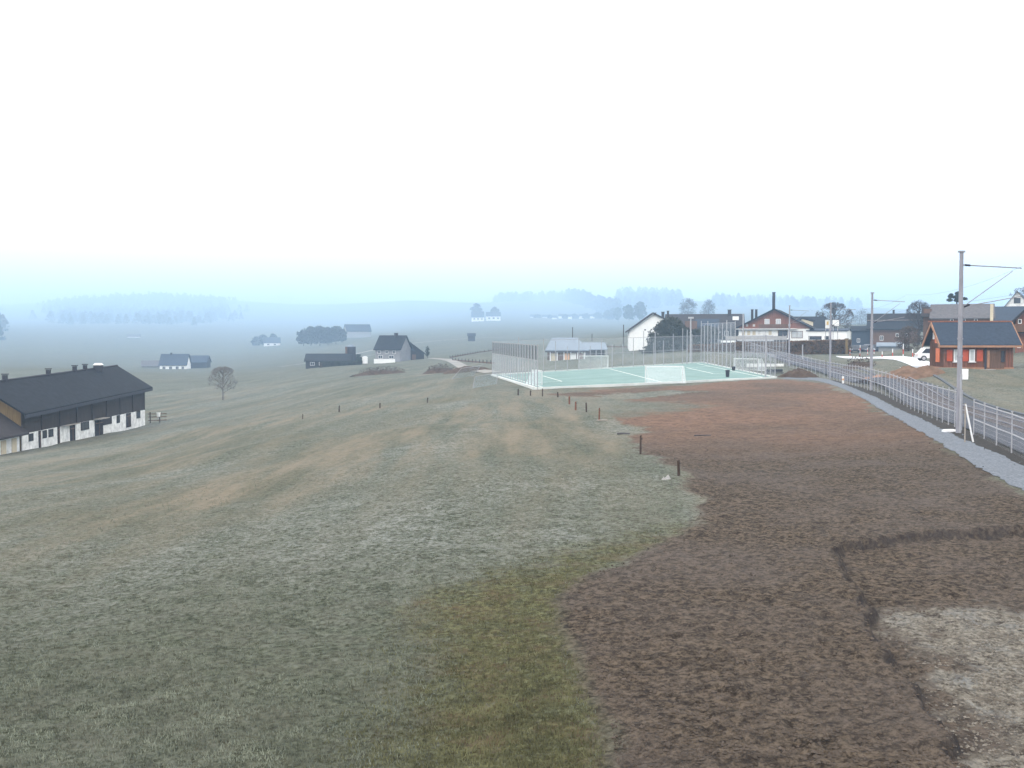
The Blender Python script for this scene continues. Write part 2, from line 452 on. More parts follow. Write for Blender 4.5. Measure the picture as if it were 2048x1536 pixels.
BANDS = [(poly_world([(40,1068),(300,1045),(520,995),(720,935),(870,885),(985,842),(940,822),(760,856),(560,925),(330,992),(90,1035)]), 1.0),
         (poly_world([(980,842),(1150,832),(1235,882),(1205,915),(1090,925),(975,905)]), .9),
         (poly_world([(0,985),(250,955),(480,915),(690,868),(640,860),(400,905),(150,945),(0,960)]), .7),
         (poly_world([(420,935),(640,885),(800,846),(980,806),(1130,800),(1140,815),(900,830),(700,880),(520,930)]), .55),
         (poly_world([(300,872),(560,840),(830,800),(1000,788),(1000,797),(800,815),(560,852),(330,885)]), .6)]
def detail_h(x, y, masks):
    soil, cut, flat = masks
    r = np.hypot(x, y)
    near = np.clip(1.2 - r / 260, 0, 1)
    z = fbm(x * .12, y * .12, 3, 3) * .5 * near * (1 - .6 * soil)
    z += fbm(x * 1.2, y * 1.2, 4, 11) * (.10 + .05 * soil)* np.clip(1.3 - r / 90, 0, 1)
    z += fbm(x * 5.0, y * 5.0, 3, 21) * (.06 + .05 * soil) * np.clip(1.3 - r / 45, 0, 1)
    z *= (1 - flat)
    z -= .22 * cut
    return z

def ground_sheet():
    az = np.concatenate([np.linspace(-180, -36, 50, endpoint=False), np.linspace(-36, 36, 760, endpoint=False), np.linspace(36, 180, 50)])
    az = np.radians(az)
    r = [0.4, 1, 2, 3, 4, 5, 6, 7, 8, 9]
    while r[-1] < 400: r.append(r[-1] * 1.0058)
    while r[-1] < 9000: r.append(r[-1] * 1.018)
    r = np.array(r)
    na, nr = len(az), len(r)
    X = (np.sin(az)[None] * r[:, None]); Y = (np.cos(az)[None] * r[:, None])
    x = X.ravel(); y = Y.ravel()
    z = base_h(x, y)
    nearm = (np.hypot(x, y) < 330) & (y > -60)
    soil = np.zeros_like(x); green = soil.copy(); straw = soil.copy(); cut = soil.copy(); flat = soil.copy(); dark_band = soil.copy(); pit = soil.copy(); bed = soil.copy()
    i = np.where(nearm)[0]; xs, ys = x[i], y[i]; rr = np.hypot(xs, ys)
    wob = fbm(xs * .5, ys * .5, 4, 31) * 1.6 + fbm(xs * 2.2, ys * 2.2, 3, 32) * .7
    wobs = wob * np.clip(rr / 40, .35, 2.5)
    sd = sdist(SOIL, xs, ys) + wobs
    s_ = sstep(-.25, .35, sd)
    isl = np.maximum(sstep(-.3, .6, sdist(ISLE, xs, ys) + wobs * .6), .75 * sstep(-1.0, 1.5, sdist(ISLE2, xs, ys) + wobs * 1.6))
    s_ = s_ * (1 - isl)
    sdp = sdist(PATH_POLY, xs, ys)
    soil[i] = s_
    green[i] = sstep(-.9, 1.4, sdist(GREEN, xs, ys) + wob * 2.0)
    sc = sdist(CUT, xs, ys) + fbm(xs * 1.3, ys * 1.3, 3, 41) * .45 + fbm(xs * 5, ys * 5, 2, 42) * .22
    cut[i] = sstep(-.05, .12, sc)
    straw[i] = sstep(-.3, .7, sdist(STRAW, xs, ys) + wob * 2.2)
    pd = sdist(PITCH_POLY, xs, ys)
    pit[i] = sstep(-1.5, .2, pd)
    bd = sdist(BED_POLY, xs, ys); bed[i] = sstep(-.8, .1, bd)
    flat[i] = np.maximum.reduce([sstep(-1.2, .1, sdp), sstep(-2.5, .0, pd), sstep(-1, .1, bd)])
    vd = sdist(VERGE, xs, ys, closed=False)
    dark_band[i] = np.maximum(.85 * sstep(.85, .35, vd + wob * .25) * (np.hypot(xs, ys) > 15), .7 * sstep(.16, .02, np.abs(sc - .04)) * s_ * np.clip(1.0 + 1.3 * fbm(xs * 1.2, ys * 1.2, 3, 45), 0, 1))
    # darker earth along the verge, and a dark band along the cut edge
    z += detail_h(x, y, (soil, cut, flat))
    zp = pitch_z(x, y) - .12
    z = z * (1 - pit) + np.minimum(zp, zp) * pit
    # cover
    fr = np.hypot(x, y)
    frost = np.clip(.38 + .42 * sstep(16, 34, fr) + 1.1 * fbm(x * .06, y * .05, 4, 51), 0, 1)
    frost *= np.clip(1 - .25 * sstep(60, 140, fr), 0, 1)
    tan = np.clip(.12 + .7 * sstep(22, 40, fr) * (1 - .45 * sstep(110, 220, fr)) + 1.2 * fbm((x * .98 - y * .2) * .22, (x * .2 + y * .98) * .03, 4, 61), 0, 1)
    bnd = np.zeros_like(x)
    for pl, wgt in BANDS:
        dd = sdist(pl, xs, ys) + wob * 1.4 + fbm((xs * .98 - ys * .2) * .35, (xs * .2 + ys * .98) * .03, 3, 63) * 5.0
        bnd[i] = np.maximum(bnd[i], wgt * .8 * sstep(-1.5, 2.5, dd))
    lowf = fbm(x * .045, y * .03, 4, 57)
    strp = fbm((x * .98 - y * .2) * .30, (x * .2 + y * .98) * .02, 3, 64)
    tan = np.clip(.55 * tan + .70 * bnd + .25 * lowf + 1.2 * strp * sstep(20, 36, fr), 0, 1)
    frost = np.clip(frost * (1 - .65 * bnd) + .9 * fbm((x * .98 - y * .2) * .45, (x * .2 + y * .98) * .04, 3, 58) * sstep(18, 30, fr), 0, 1)
    frost *= np.clip(.75 + .25 * sstep(16, 26, fr) + 2.0 * fbm(x * .16, y * .12, 4, 59), .15, 1)
    # orange light painted into the soil colour towards the far end of the bare strip
    warm = sstep(40, 62, y) * np.clip(.75 + 1.8 * fbm(x * .15, y * .1, 3, 71), 0, 1)
    tan = tan * (1 - soil) + warm * soil
    frost = np.clip(frost + .12 * sstep(22, 30, fr) * (1 - sstep(55, 80, fr)) * (1 - bnd), 0, 1)
    farr = sstep(140, 420, fr); frost *= 1 - .75 * farr
    tan = tan * (1 - soil * 0) * (1 - .5 * farr * (1 - soil))
    frost *= (1 - .8 * green)
    co = np.stack([x, y, z], 1)
    idx = np.arange(nr * na).reshape(nr, na)
    f = np.stack([idx[:-1], np.roll(idx[:-1], -1, 1), np.roll(idx[1:], -1, 1), idx[1:]], -1).reshape(-1, 4)[:, ::-1]
    nf = len(f)
    me = bpy.data.meshes.new('ground')
    me.vertices.add(len(co)); me.vertices.foreach_set('co', co.astype(np.float32).ravel())
    me.loops.add(nf * 4); me.loops.foreach_set('vertex_index', f.astype(np.int32).ravel())
    me.polygons.add(nf); me.polygons.foreach_set('loop_start', np.arange(0, nf * 4, 4, dtype=np.int32))
    me.update(calc_edges=True)
    me.polygons.foreach_set('use_smooth', np.ones(nf, bool))
    for nm, ch in (('zones', (soil, green * (1 - soil), straw * cut)), ('cover', (frost, tan, dark_band))):
        a = me.color_attributes.new(nm, 'FLOAT_COLOR', 'POINT')
        a.data.foreach_set('color', np.stack([*ch, np.ones_like(x)], 1).astype(np.float32).ravel())
    me.materials.append(MATS['ground'])
    o = bpy.data.objects.new('ground', me); COL.objects.link(o); tag(o, kind='structure')
    return o
ground_sheet()

def strip(name, L, Rr, mat, dz, lift=True, kind='structure'):
    b_ = MB()
    n = len(L)
    for i in range(n - 1):
        for k in range(4):
            def q(j, t):
                p = L[j].lerp(Rr[j], t)
                return (p.x, p.y, gz(p.x, p.y) + dz)
            b_.face(q(i, k / 4), q(i, (k + 1) / 4), q(i + 1, (k + 1) / 4), q(i + 1, k / 4))
    o = b_.build(name, mat, smooth=True); tag(o, kind=kind); return o
strip('path', dens(PW_L, 1.5)[:0] or [a for a in PW_L], [a for a in PW_R], 'gravel', .02) if False else None
def resample(poly, n):
    d = dens(poly, .8); L = [0]
    for a, b in zip(d, d[1:]): L.append(L[-1] + (b - a).length)
    out = []
    for k in range(n):
        t = L[-1] * k / (n - 1); j = max(0, min(len(d) - 2, int(np.searchsorted(L, t)) - 1))
        w = (t - L[j]) / max(1e-6, L[j + 1] - L[j]); out.append(d[j].lerp(d[j + 1], min(1, w)))
    return out
def jit(poly, amp, seed):
    g = np.random.default_rng(seed)
    return [p + Vector((g.normal() * amp, g.normal() * amp, 0)) for p in poly]
strip('path', jit(resample(PW_L, 300), .07, 1), jit(resample(PW_R, 300), .05, 2), 'gravel', .025)
# ballast bed as a raised trapezoid
b_ = MB()
rows = [off(TRACK, o_) for o_ in (-2.4, -1.5, 1.5, 2.8)]
hz = (.02, .22, .22, .02)
for i in range(len(TRACK) - 1):
    for k in range(3):
        q = []
        for (j, kk) in ((i, k), (i, k + 1), (i + 1, k + 1), (i + 1, k)):
            p = rows[kk][j]; c0 = TRACK[j]; q.append((p.x, p.y, gz(c0.x, c0.y) + hz[kk]))
        b_.face(*q)
tag(b_.build('railway_ballast', 'ballast'), kind='structure')
b_ = MB()
for o_ in (-.5, .5):
    rl = off(TRACK, o_)
    for i in range(len(rl) - 1):
        a, c = rl[i], rl[i + 1]
        b_.tube((a.x, a.y, gz(a.x, a.y) + .29), (c.x, c.y, gz(c.x, c.y) + .29), .045, n=4, cap=False)
tag(b_.build('railway_track', 'rail_steel'), kind='structure')
b_ = MB(); sl = dens(off(ML, 3.1), .75)
for i in range(len(sl) - 1):
    a = sl[i]; t = sl[i + 1] - a
    if a.y < 200: b_.box((a.x, a.y, gz(a.x, a.y) + .21), (1.9, .22, .12), az=math.atan2(t.y, t.x) - PI / 2)
tag(b_.build('railway_sleepers', 'sleeper'), kind='structure')
# cable trough kerb on the far side of the bed
b_ = MB(); kb = off(TRACK, 2.75)
for i in range(len(kb) - 1):
    a, c = kb[i], kb[i + 1]; za, zc = gz(a.x, a.y), gz(c.x, c.y)
    t = Vector((c.x - a.x, c.y - a.y, 0)).normalized(); n_ = Vector((t.y, -t.x, 0)) * .13
    b_.hexa([(a - n_).to_tuple()[:2] + (za - .2,), (a + n_).to_tuple()[:2] + (za - .2,), (c + n_).to_tuple()[:2] + (zc - .2,), (c - n_).to_tuple()[:2] + (zc - .2,),
             (a - n_).to_tuple()[:2] + (za + .1,), (a + n_).to_tuple()[:2] + (za + .1,), (c + n_).to_tuple()[:2] + (zc + .1,), (c - n_).to_tuple()[:2] + (zc + .1,)])
tag(b_.build('railway_kerb', 'asphalt'), kind='structure')

# ------------------------------------------------------------------ pitch
b_ = MB()
for i in range(20):
    for j in range(20):
        b_.face(pitch_pt(i / 20, j / 20), pitch_pt((i + 1) / 20, j / 20), pitch_pt((i + 1) / 20, (j + 1) / 20), pitch_pt(i / 20, (j + 1) / 20))
tag(b_.build('sports_pitch', 'turf'), kind='structure')
def pline(b_, u0, v0, u1, v1, w, dz, seg=24):
    pts = [pitch_pt(u0 + (u1 - u0) * i / seg, v0 + (v1 - v0) * i / seg) for i in range(seg + 1)]
    L, Rr = off(pts, -w / 2), off(pts, w / 2)
    for i in range(seg): b_.face(L[i] + Vector((0, 0, dz)), Rr[i] + Vector((0, 0, dz)), Rr[i + 1] + Vector((0, 0, dz)), L[i + 1] + Vector((0, 0, dz)))
b_ = MB()
for k, a in enumerate([(.03,.04,.96,.04), (.96,.04,.96,.95), (.03,.95,.96,.95), (.03,.04,.03,.95), (.5,.04,.5,.95), (.16,.3,.16,.7), (.03,.3,.16,.3), (.03,.7,.16,.7), (.83,.3,.83,.7), (.83,.3,.96,.3), (.83,.7,.96,.7)]):
    pline(b_, *a, .16, .006 + .001 * k)
tag(b_.build('pitch_markings', 'line_paint'), kind='structure')
b_ = MB()
for A, B in ((NL, NR), (NR, FR), (FR, FL), (FL, NL)):
    n = 30; dirv = (B - A); nn = Vector((dirv.y, -dirv.x, 0)).normalized()
    for i in range(n):
        a = A.lerp(B, i / n); c = A.lerp(B, (i + 1) / n)
        q = [a, c, c + nn * .25, a + nn * .25]
        b_.hexa([p + Vector((0, 0, -.7)) for p in q] + [p + Vector((0, 0, .12)) for p in q])
tag(b_.build('pitch_kerb', 'kerb'), kind='structure')

# ------------------------------------------------------------------ fences
def net_panel(b_, a, c, z0a, z0c, h0, h1, u0=0):
    L = math.hypot(c.x - a.x, c.y - a.y)
    b_.face((a.x, a.y, z0a + h0), (c.x, c.y, z0c + h0), (c.x, c.y, z0c + h1), (a.x, a.y, z0a + h1),
            uv=[(u0, h0 + .003), (u0 + L, h0 + .003), (u0 + L, h1), (u0, h1)])
    return u0 + L
def fence(name, label, pts, h, step, postr, postmat, nets, rails, railr=.03, group=None, zf=None, cat='fence', jitter=0, square=False):
    """post-and-net fence along points; nets = [(h0, h1, mat)], rails = heights"""
    n_posts = 0
    d = [pts[0]]; acc = []
    L = [0]
    for a, c in zip(pts, pts[1:]): L.append(L[-1] + (c - a).length)
    n = max(2, int(round(L[-1] / step)) + 1)
    P_ = []
    for k in range(n):
        t = L[-1] * k / (n - 1); j = max(0, min(len(pts) - 2, int(np.searchsorted(L, t)) - 1))
        w = (t - L[j]) / max(1e-6, L[j + 1] - L[j]); P_.append(pts[j].lerp(pts[j + 1], min(1, w)))
    zs = [(zf(p) if zf else gz(p.x, p.y)) for p in P_]
    o = thing(name, label, cat, (P_[0].x, P_[0].y, zs[0]), group=group)
    O = Vector((P_[0].x, P_[0].y, zs[0]))
    pm = MB().tube((0, 0, -.4), (0, 0, h + .06), postr, n=6)
    pm.box((0, 0, h + .08), (postr * 2.6, postr * 2.6, .05))
    po = pm.build('post', postmat, o)
    for k, p in enumerate(P_):
        q = po if k == 0 else po.copy()
        if k: COL.objects.link(q); q.parent = o
        q.location = Vector((p.x, p.y, zs[k])) - O
        if jitter: q.scale = (1, 1, 1 + random.uniform(-jitter, jitter))
    for hh in rails:
        rb = MB()
        for k in range(n - 1):
            a, c = P_[k] - O, P_[k + 1] - O
            rb.tube((a.x, a.y, zs[k] - O.z + hh), (c.x, c.y, zs[k + 1] - O.z + hh), railr, n=5, cap=False)
        rb.build('rail', postmat, o)
    for h0, h1, mt in nets:
        nb = MB(); u = 0
        for k in range(n - 1): u = net_panel(nb, P_[k] - O, P_[k + 1] - O, zs[k] - O.z, zs[k + 1] - O.z, h0, h1, u)
        nb.build('netting', mt, o)
    return o
FL_LINE = [Vector((5.8, -20, 0)), Vector((13.2, 14, 0))] + [G(*q) for q in ((2048,920),(2000,897),(1947,872),(1893,849),(1850,830),(1790,802),(1742,782),(1700,769),(1664,759))] + off(ML, -.75)[5:]
fline = dens(FL_LINE, 1.0)
def sub(poly, y0, y1): return [p for p in poly if y0 <= p.y <= y1]
fence('wire_fence', 'long grey mesh fence between gravel path and railway, beyond the nearest mast', sub(fline, M1.y + 1.2, M3.y + 2), 1.9, 2.05, .028, 'metal_post', [(.03, 1.88, 'net_fence')], (.85, 1.88))
fence('wire_fence', 'lower grey mesh fence section nearest the camera, running out at the right edge', sub(fline, 12, M1.y - 1.2), 1.6, 2.3, .028, 'metal_post', [(.03, 1.58, 'net_fence')], (.78, 1.58))
fence('wire_fence', 'pale mesh fence curving along the railway from third mast towards the chalet hedge', sub(fline, M3.y + 3.5, 225), 2.0, 3.0, .03, 'metal_post', [(.03, 1.98, 'net_fence')], (1.0, 1.98))
pz_ = lambda p: float(pitch_z(p.x, p.y))
fence('ball_fence', 'high court fence with dark slatted top and pale net below, left side of turf pitch', [NL, FL], 4.5, 2.1, .05, 'metal_post', [(.05, 2.95, 'net_pale'), (3.0, 4.5, 'net_dark')], (2.97, 4.5), cat='court fence', zf=pz_)
fence('ball_fence', 'tall thin grey court fence along far side of turf pitch', [FL, FR], 4.6, 2.5, .055, 'metal_post', [(.05, 4.6, 'net_pale')], (2.3, 4.6), cat='court fence', jitter=.28, zf=pz_)
fence('ball_fence', 'tallest grey ball stop fence behind the right goal of turf pitch', [FR, FR.lerp(NR, .55)], 6.6, 3.6, .065, 'metal_post', [(.05, 6.6, 'net_pale')], (2.0, 6.6), cat='court fence', jitter=.06, zf=pz_)
fence('ball_fence', 'low grey court fence from floodlight pole to near right pitch corner', [FR.lerp(NR, .56), NR], 2.6, 2.4, .05, 'metal_post', [(.05, 2.6, 'net_pale')], (2.6,), cat='court fence', zf=pz_)
fence('road_fence', 'grey post fence on the bank behind pitch below chalet terrace', [P(1490,734,196), P(1530,733,190), P(1572,733,184)], 3.6, .95, .05, 'metal_post', [(.05, 3.6, 'net_pale')], (2.0, 3.6), cat='fence', jitter=.15)

# ------------------------------------------------------------------ masts and poles
def mast(p, label, h, arm, box=False, found=False):
    o = thing('catenary_mast', label, 'railway mast', p, group='catenary masts along the railway')
    MB().tube((0, 0, -.3), (0, 0, h), .135, .09, n=10).box((0, 0, h + .04), (.26, .26, .08)).build('pole', 'mast_grey', o)
    if found: MB().box((0, 0, -.05), (.6, .6, .7)).build('foundation', 'concrete', o)
    a = MB().tube((.1, 0, h - .6), (arm, 0, h - .75), .03, n=6).tube((.12, 0, h - 2.6), (arm * .85, 0, h - .9), .022, n=6).tube((.1, 0, h - 2.6), (arm, 0, h - 2.1), .022, n=6)
    a.build('bracket_arm', 'mast_grey', o)
    MB().tube((.16, 0, h - .6), (.42, 0, h - .62), .05, n=8).build('insulator', 'metal_dark', o)
    MB().tube((.16, 0, h - 2.6), (.42, 0, h - 2.5), .05, n=8).build('insulator', 'metal_dark', o)
    for zz in (3.0, 4.1, 4.94): MB().tube((0, 0, h - zz - .08), (0, 0, h - zz), .15, n=8).build('clamp_band', 'mast_grey', o)
    if box:
        MB().box((.2, -.1, 2.85), (.28, .2, .5)).build('switch_box', 'white_paint', o)
        MB().box((0, -.16, 1.4), (.06, .08, 2.9)).build('cable_duct', 'metal_grey', o)
    return o
mz = lambda p: (p.x, p.y, gz(p.x, p.y))
mast(mz(M1), 'nearest and tallest grey railway mast with white box, beside gravel path', 8.7, 2.9, True)
mast(mz(M2), 'second grey railway mast, between the nearest mast and hedge end', 8.6, 2.9, found=False)
mast(mz(M3), 'slim grey railway mast in front of the clipped brown hedge and sign board', 8.7, 2.9, found=False)
mast(mz(M4), 'farthest pale railway mast standing in front of the big chalet gable', 8.9, 2.9, found=False)
wl = [Vector((p.x, p.y, gz(p.x, p.y))) for p in off(ML, 2.9)][1:6]
hs = [8.0, 8.0, 7.9, 8.0, 8.2]
def wire(label, dh, sag):
    b_ = MB()
    for i in range(len(wl) - 1):
        a = wl[i] + Vector((0, 0, hs[i] + dh)); c = wl[i + 1] + Vector((0, 0, hs[i + 1] + dh)); n = 10
        for k in range(n):
            t0, t1 = k / n, (k + 1) / n
            p = a.lerp(c, t0); q = a.lerp(c, t1)
            p.z -= sag * 4 * t0 * (1 - t0); q.z -= sag * 4 * t1 * (1 - t1)
            b_.tube(p, q, .005, n=4, cap=False)
    tag(b_.build('overhead_wire', 'cable'), label, 'overhead wire')
wire('thin sagging carrier wire strung between railway mast arms', 0, .5)
wire('thin straight contact wire hanging below the railway carrier wire', -1.35, .03)

def pole(px, pb, pt, d, label, mat='metal_post', r=.08, lamp=False, group='tall poles around the pitch', zb=None):
    p = P(px, pb, d); h = (pb - pt) * d / FPX
    o = thing('pole', label, 'pole', p, group=group)
    MB().tube((0, 0, -.5), (0, 0, h), r, r * .7, n=8).build('shaft', mat, o)
    if lamp: MB().box((0, -.2, h - .15), (.9, .35, .3)).tube((0, 0, h - .1), (0, -.3, h - .1), .05).build('lamp_head', 'metal_grey', o)
    else: MB().box((0, 0, h + .02), (r * 2, r * 2, .06)).build('cap', mat, o)
    return o
pole(1381, 724, 634, 183, 'tall bluish pole with lamp head behind the dark yew, far pitch edge', r=.16, lamp=True, mat='metal_grey')
pole(1485.5, 740, 629, 152, 'tallest white pole standing beside the right goal', r=.14)
pole(1531, 755, 671, 127, 'thick pale pole at the near right corner of pitch', r=.12)
pole(1453, 728, 641, 176, 'white pole in front of white terrace table', r=.10)
pole(1374, 728, 660, 176, 'bright pole left of the bluish lamp pole at far edge', r=.09)
pole(1605, 724, 690, 176, 'short grey pole in front of brown hedge, left of mast', r=.13)
pole(1310, 729, 664, 176, 'pale pole in front of yew, left end of upper rail', r=.09)
for i, (px, pb, pt, d) in enumerate([(1145,697,655,330),(1247,690,650,270),(1184,690,668,380)]):
    pole(px, pb, pt, d, ['dark wooden pole in meadow left of the pale shelter roof', 'dark wooden pole just left of the white gable house', 'faint thin pole in meadow behind the shelter'][i], mat='bark', r=.16, group='wooden utility poles in the meadow')

# ------------------------------------------------------------------ goals
def goal(p, w, h, dep, yaw, label):
    o = thing('goal', label, 'goal', p, yaw, group='white goals on the turf pitch')
    r = .06
    MB().tube((-w / 2, 0, 0), (-w / 2, 0, h), r).tube((w / 2, 0, 0), (w / 2, 0, h), r).tube((-w / 2 - r, 0, h), (w / 2 + r, 0, h), r).build('frame', 'goal_paint', o)
    f = MB()
    for s in (-1, 1): f.tube((s * w / 2, 0, h), (s * w / 2, dep * .4, h), .03).tube((s * w / 2, dep * .4, h), (s * w / 2, dep, 0), .03).tube((s * w / 2, 0, .03), (s * w / 2, dep, .03), .03)
    f.tube((-w / 2, dep, .03), (w / 2, dep, .03), .03); f.build('stay', 'goal_paint', o)
    n = MB()
    def q(a, b, c, d):
        a, b, c, d = map(Vector, (a, b, c, d)); lu = (b - a).length; lv = (d - a).length
        n.face(a, b, c, d, uv=[(0.003, 0.003), (lu, 0.003), (lu, lv), (0.003, lv)])
    x = w / 2
    q((-x, dep * .4, h), (x, dep * .4, h), (x, dep, 0), (-x, dep, 0)); q((-x, 0, h), (x, 0, h), (x, dep * .4, h), (-x, dep * .4, h))
    for s in (-x, x): q((s, 0, 0), (s, dep, 0), (s, dep * .4, h), (s, 0, h))
    n.build('net', 'net_goal', o); return o
def on_pitch(px, py, d): p = P(px, py, d); p.z = float(pitch_z(p.x, p.y)); return p
def pitch_hit(px, py):
    a, b = ray(px, py); ds = np.arange(90, 260, .1); k = (H + b * ds) < pitch_z(a * ds, ds)
    d = ds[int(np.argmax(k))]; return Vector((a * d, d, float(pitch_z(a * d, d))))
near_dir = math.atan2(NR.y - NL.y, NR.x - NL.x); left_dir = math.atan2(FL.y - NL.y, FL.x - NL.x)
gB = pitch_hit(1328, 766); goal(gB, 75 * gB.y / FPX / math.cos(.2), 33 * gB.y / FPX, 1.2, R(8) + PI, 'wide white goal with dense net on the near pitch edge')
gC = pitch_hit(1187, 738); goal(gC, 58 * gC.y / FPX, 26 * gC.y / FPX, 1.2, R(0), 'far white goal in front of the pale roofed shelter')
gA = pitch_hit(1078, 770); goal(gA, 4.0, 29 * gA.y / FPX, 1.2, left_dir, 'small pale goal seen edge on at the left pitch fence')
gD = pitch_hit(1492, 741); goal(gD, 5.0, 23.5 * gD.y / FPX, 1.6, R(-62), 'right white goal open to the left beside the tallest pole')
# small dark things on pitch
def bin_(px, py, h, label):
    p = pitch_hit(px, py)
    o = thing('bin', label, 'bin', p)
    MB().tube((0, 0, 0), (0, 0, h), .2, .26, n=12).build('body', 'metal_dark', o); MB().tube((0, 0, h), (0, 0, h + .06), .28, .25, n=12).build('lid', 'metal_dark', o)
bin_(1455, 754, .8, 'slim dark bin standing alone at near pitch edge')
bin_(1467, 741, .5, 'small dark bin near the right goal on turf')
# white boards and bench behind right goal
p = P(1530, 740, 160); o = thing('board', 'long low white board fence behind the right goal', 'board', (p.x, p.y, p.z - .1), R(-20))
MB().box((0, 0, .55), (5.4, .12, 1.0)).build('panel', 'white_dirty', o)
for s in (-2.4, 0, 2.4): MB().box((s, .12, .4), (.1, .1, 1.2)).build('post', 'metal_grey', o)
p = P(1549, 752, 140); o = thing('bench', 'low dark bench beside the earth mound at pitch corner', 'bench', p, R(10))
MB().box((0, 0, .42), (2.4, .4, .08)).build('seat', 'metal_dark', o); MB().box((0, .2, .7), (2.4, .06, .35)).build('backrest', 'metal_dark', o)
for s in (-1, 1): MB().box((s, 0, .18), (.1, .36, .44)).build('leg', 'metal_dark', o)

# ------------------------------------------------------------------ houses
def gable_roof(w, dep, h, rise, ov, ridge, th=.18, ridge_off=0.0):
    """roof slabs; ridge 'y' = gable to the front, 'x' = broad side to the front. Front facade at y=0."""
    b_ = MB()
    if ridge == 'y':
        rx = ridge_off
        for s in (-1, 1):
            ex = s * (w / 2 + ov); k = rise / abs(s * w / 2 - rx); ez = h - k * ov
            pr = [(rx, h + rise), (ex, ez), (ex, ez + th), (rx, h + rise + th * 1.15)]
            if s > 0: pr = pr[::-1]
            b_.prism(pr, -ov, dep + ov)
    else:
        ry = dep / 2 + ridge_off
        for s in (0, 1):
            ey = -ov if s == 0 else dep + ov; k = rise / (ry if s == 0 else dep - ry); ez = h - k * ov
            x0, x1 = -w / 2 - ov, w / 2 + ov
            q = [(x0, ry, h + rise), (x1, ry, h + rise), (x1, ey, ez), (x0, ey, ez)]
            b_.hexa([(a, b, c) for a, b, c in q] + [(a, b, c + th) for a, b, c in q])
    return b_
def walls(w, dep, z0, h, rise, ridge, ridge_off=0.0):
    b_ = MB(); x = w / 2
    f = [(-x, 0), (x, 0), (x, dep), (-x, dep)]
    if ridge == 'y':
        b_.face((-x, 0, z0), (x, 0, z0), (x, 0, h), (ridge_off, 0, h + rise), (-x, 0, h)); b_.face((x, dep, z0), (-x, dep, z0), (-x, dep, h), (ridge_off, dep, h + rise), (x, dep, h))
        b_.face((x, 0, z0), (x, dep, z0), (x, dep, h), (x, 0, h)); b_.face((-x, dep, z0), (-x, 0, z0), (-x, 0, h), (-x, dep, h))
    else:
        ry = dep / 2 + ridge_off
        b_.face((-x, 0, z0), (x, 0, z0), (x, 0, h), (-x, 0, h)); b_.face((x, dep, z0), (-x, dep, z0), (-x, dep, h), (x, dep, h))
        b_.face((x, 0, z0), (x, dep, z0), (x, dep, h), (x, ry, h + rise), (x, 0, h)); b_.face((-x, dep, z0), (-x, 0, z0), (-x, 0, h), (-x, ry, h + rise), (-x, dep, h))
    return b_
def window(o, x0, x1, z0, z1, y=0, frame='white_paint', pane='glass', fw=.08, name='window', shutters=None, side=None):
    """window on the facade y=const (side None) or on the left gable x=const (side=x)"""
    t = (lambda x, yy, z: (x, yy, z)) if side is None else (lambda x, yy, z: (side + yy - y, x, z))
    def bx(mb, xa, xb, ya, yb, za, zb):
        a = t(xa, ya, za); c = t(xb, yb, zb)
        mb.box(((a[0] + c[0]) / 2, (a[1] + c[1]) / 2, (a[2] + c[2]) / 2), (abs(a[0] - c[0]), abs(a[1] - c[1]), abs(a[2] - c[2])))
    f = MB()
    bx(f, x0, x1, y - .07, y - .003, z0, z0 + fw); bx(f, x0, x1, y - .07, y - .003, z1 - fw, z1)
    bx(f, x0, x0 + fw, y - .07, y - .003, z0 + fw, z1 - fw); bx(f, x1 - fw, x1, y - .07, y - .003, z0 + fw, z1 - fw)
    xm = (x0 + x1) / 2
    if x1 - x0 > .7: bx(f, xm - fw / 3, xm + fw / 3, y - .06, y - .003, z0 + fw, z1 - fw)
    w_ = f.build(name, frame, o)
    g = MB(); bx(g, x0 + fw, x1 - fw, y - .03, y - .006, z0 + fw, z1 - fw); g.build('pane', pane, w_)
    if shutters:
        for xa, xb in ((x0 - (x1 - x0) * .55, x0 - .02), (x1 + .02, x1 + (x1 - x0) * .55)):
            s = MB(); bx(s, xa, xb, y - .06, y - .004, z0, z1); s.build('shutter', shutters, o)
    return w_
def chimney(o, x, y, z0, z1, w=.7, mat='roof_brown', cap='metal_dark', d=None):
    c = MB().box((x, y, (z0 + z1) / 2), (w, d or w, z1 - z0)).build('chimney', mat, o)
    MB().box((x, y, z1 + .06), (w * 1.25, (d or w) * 1.25, .12)).build('chimney_cap', cap, c)
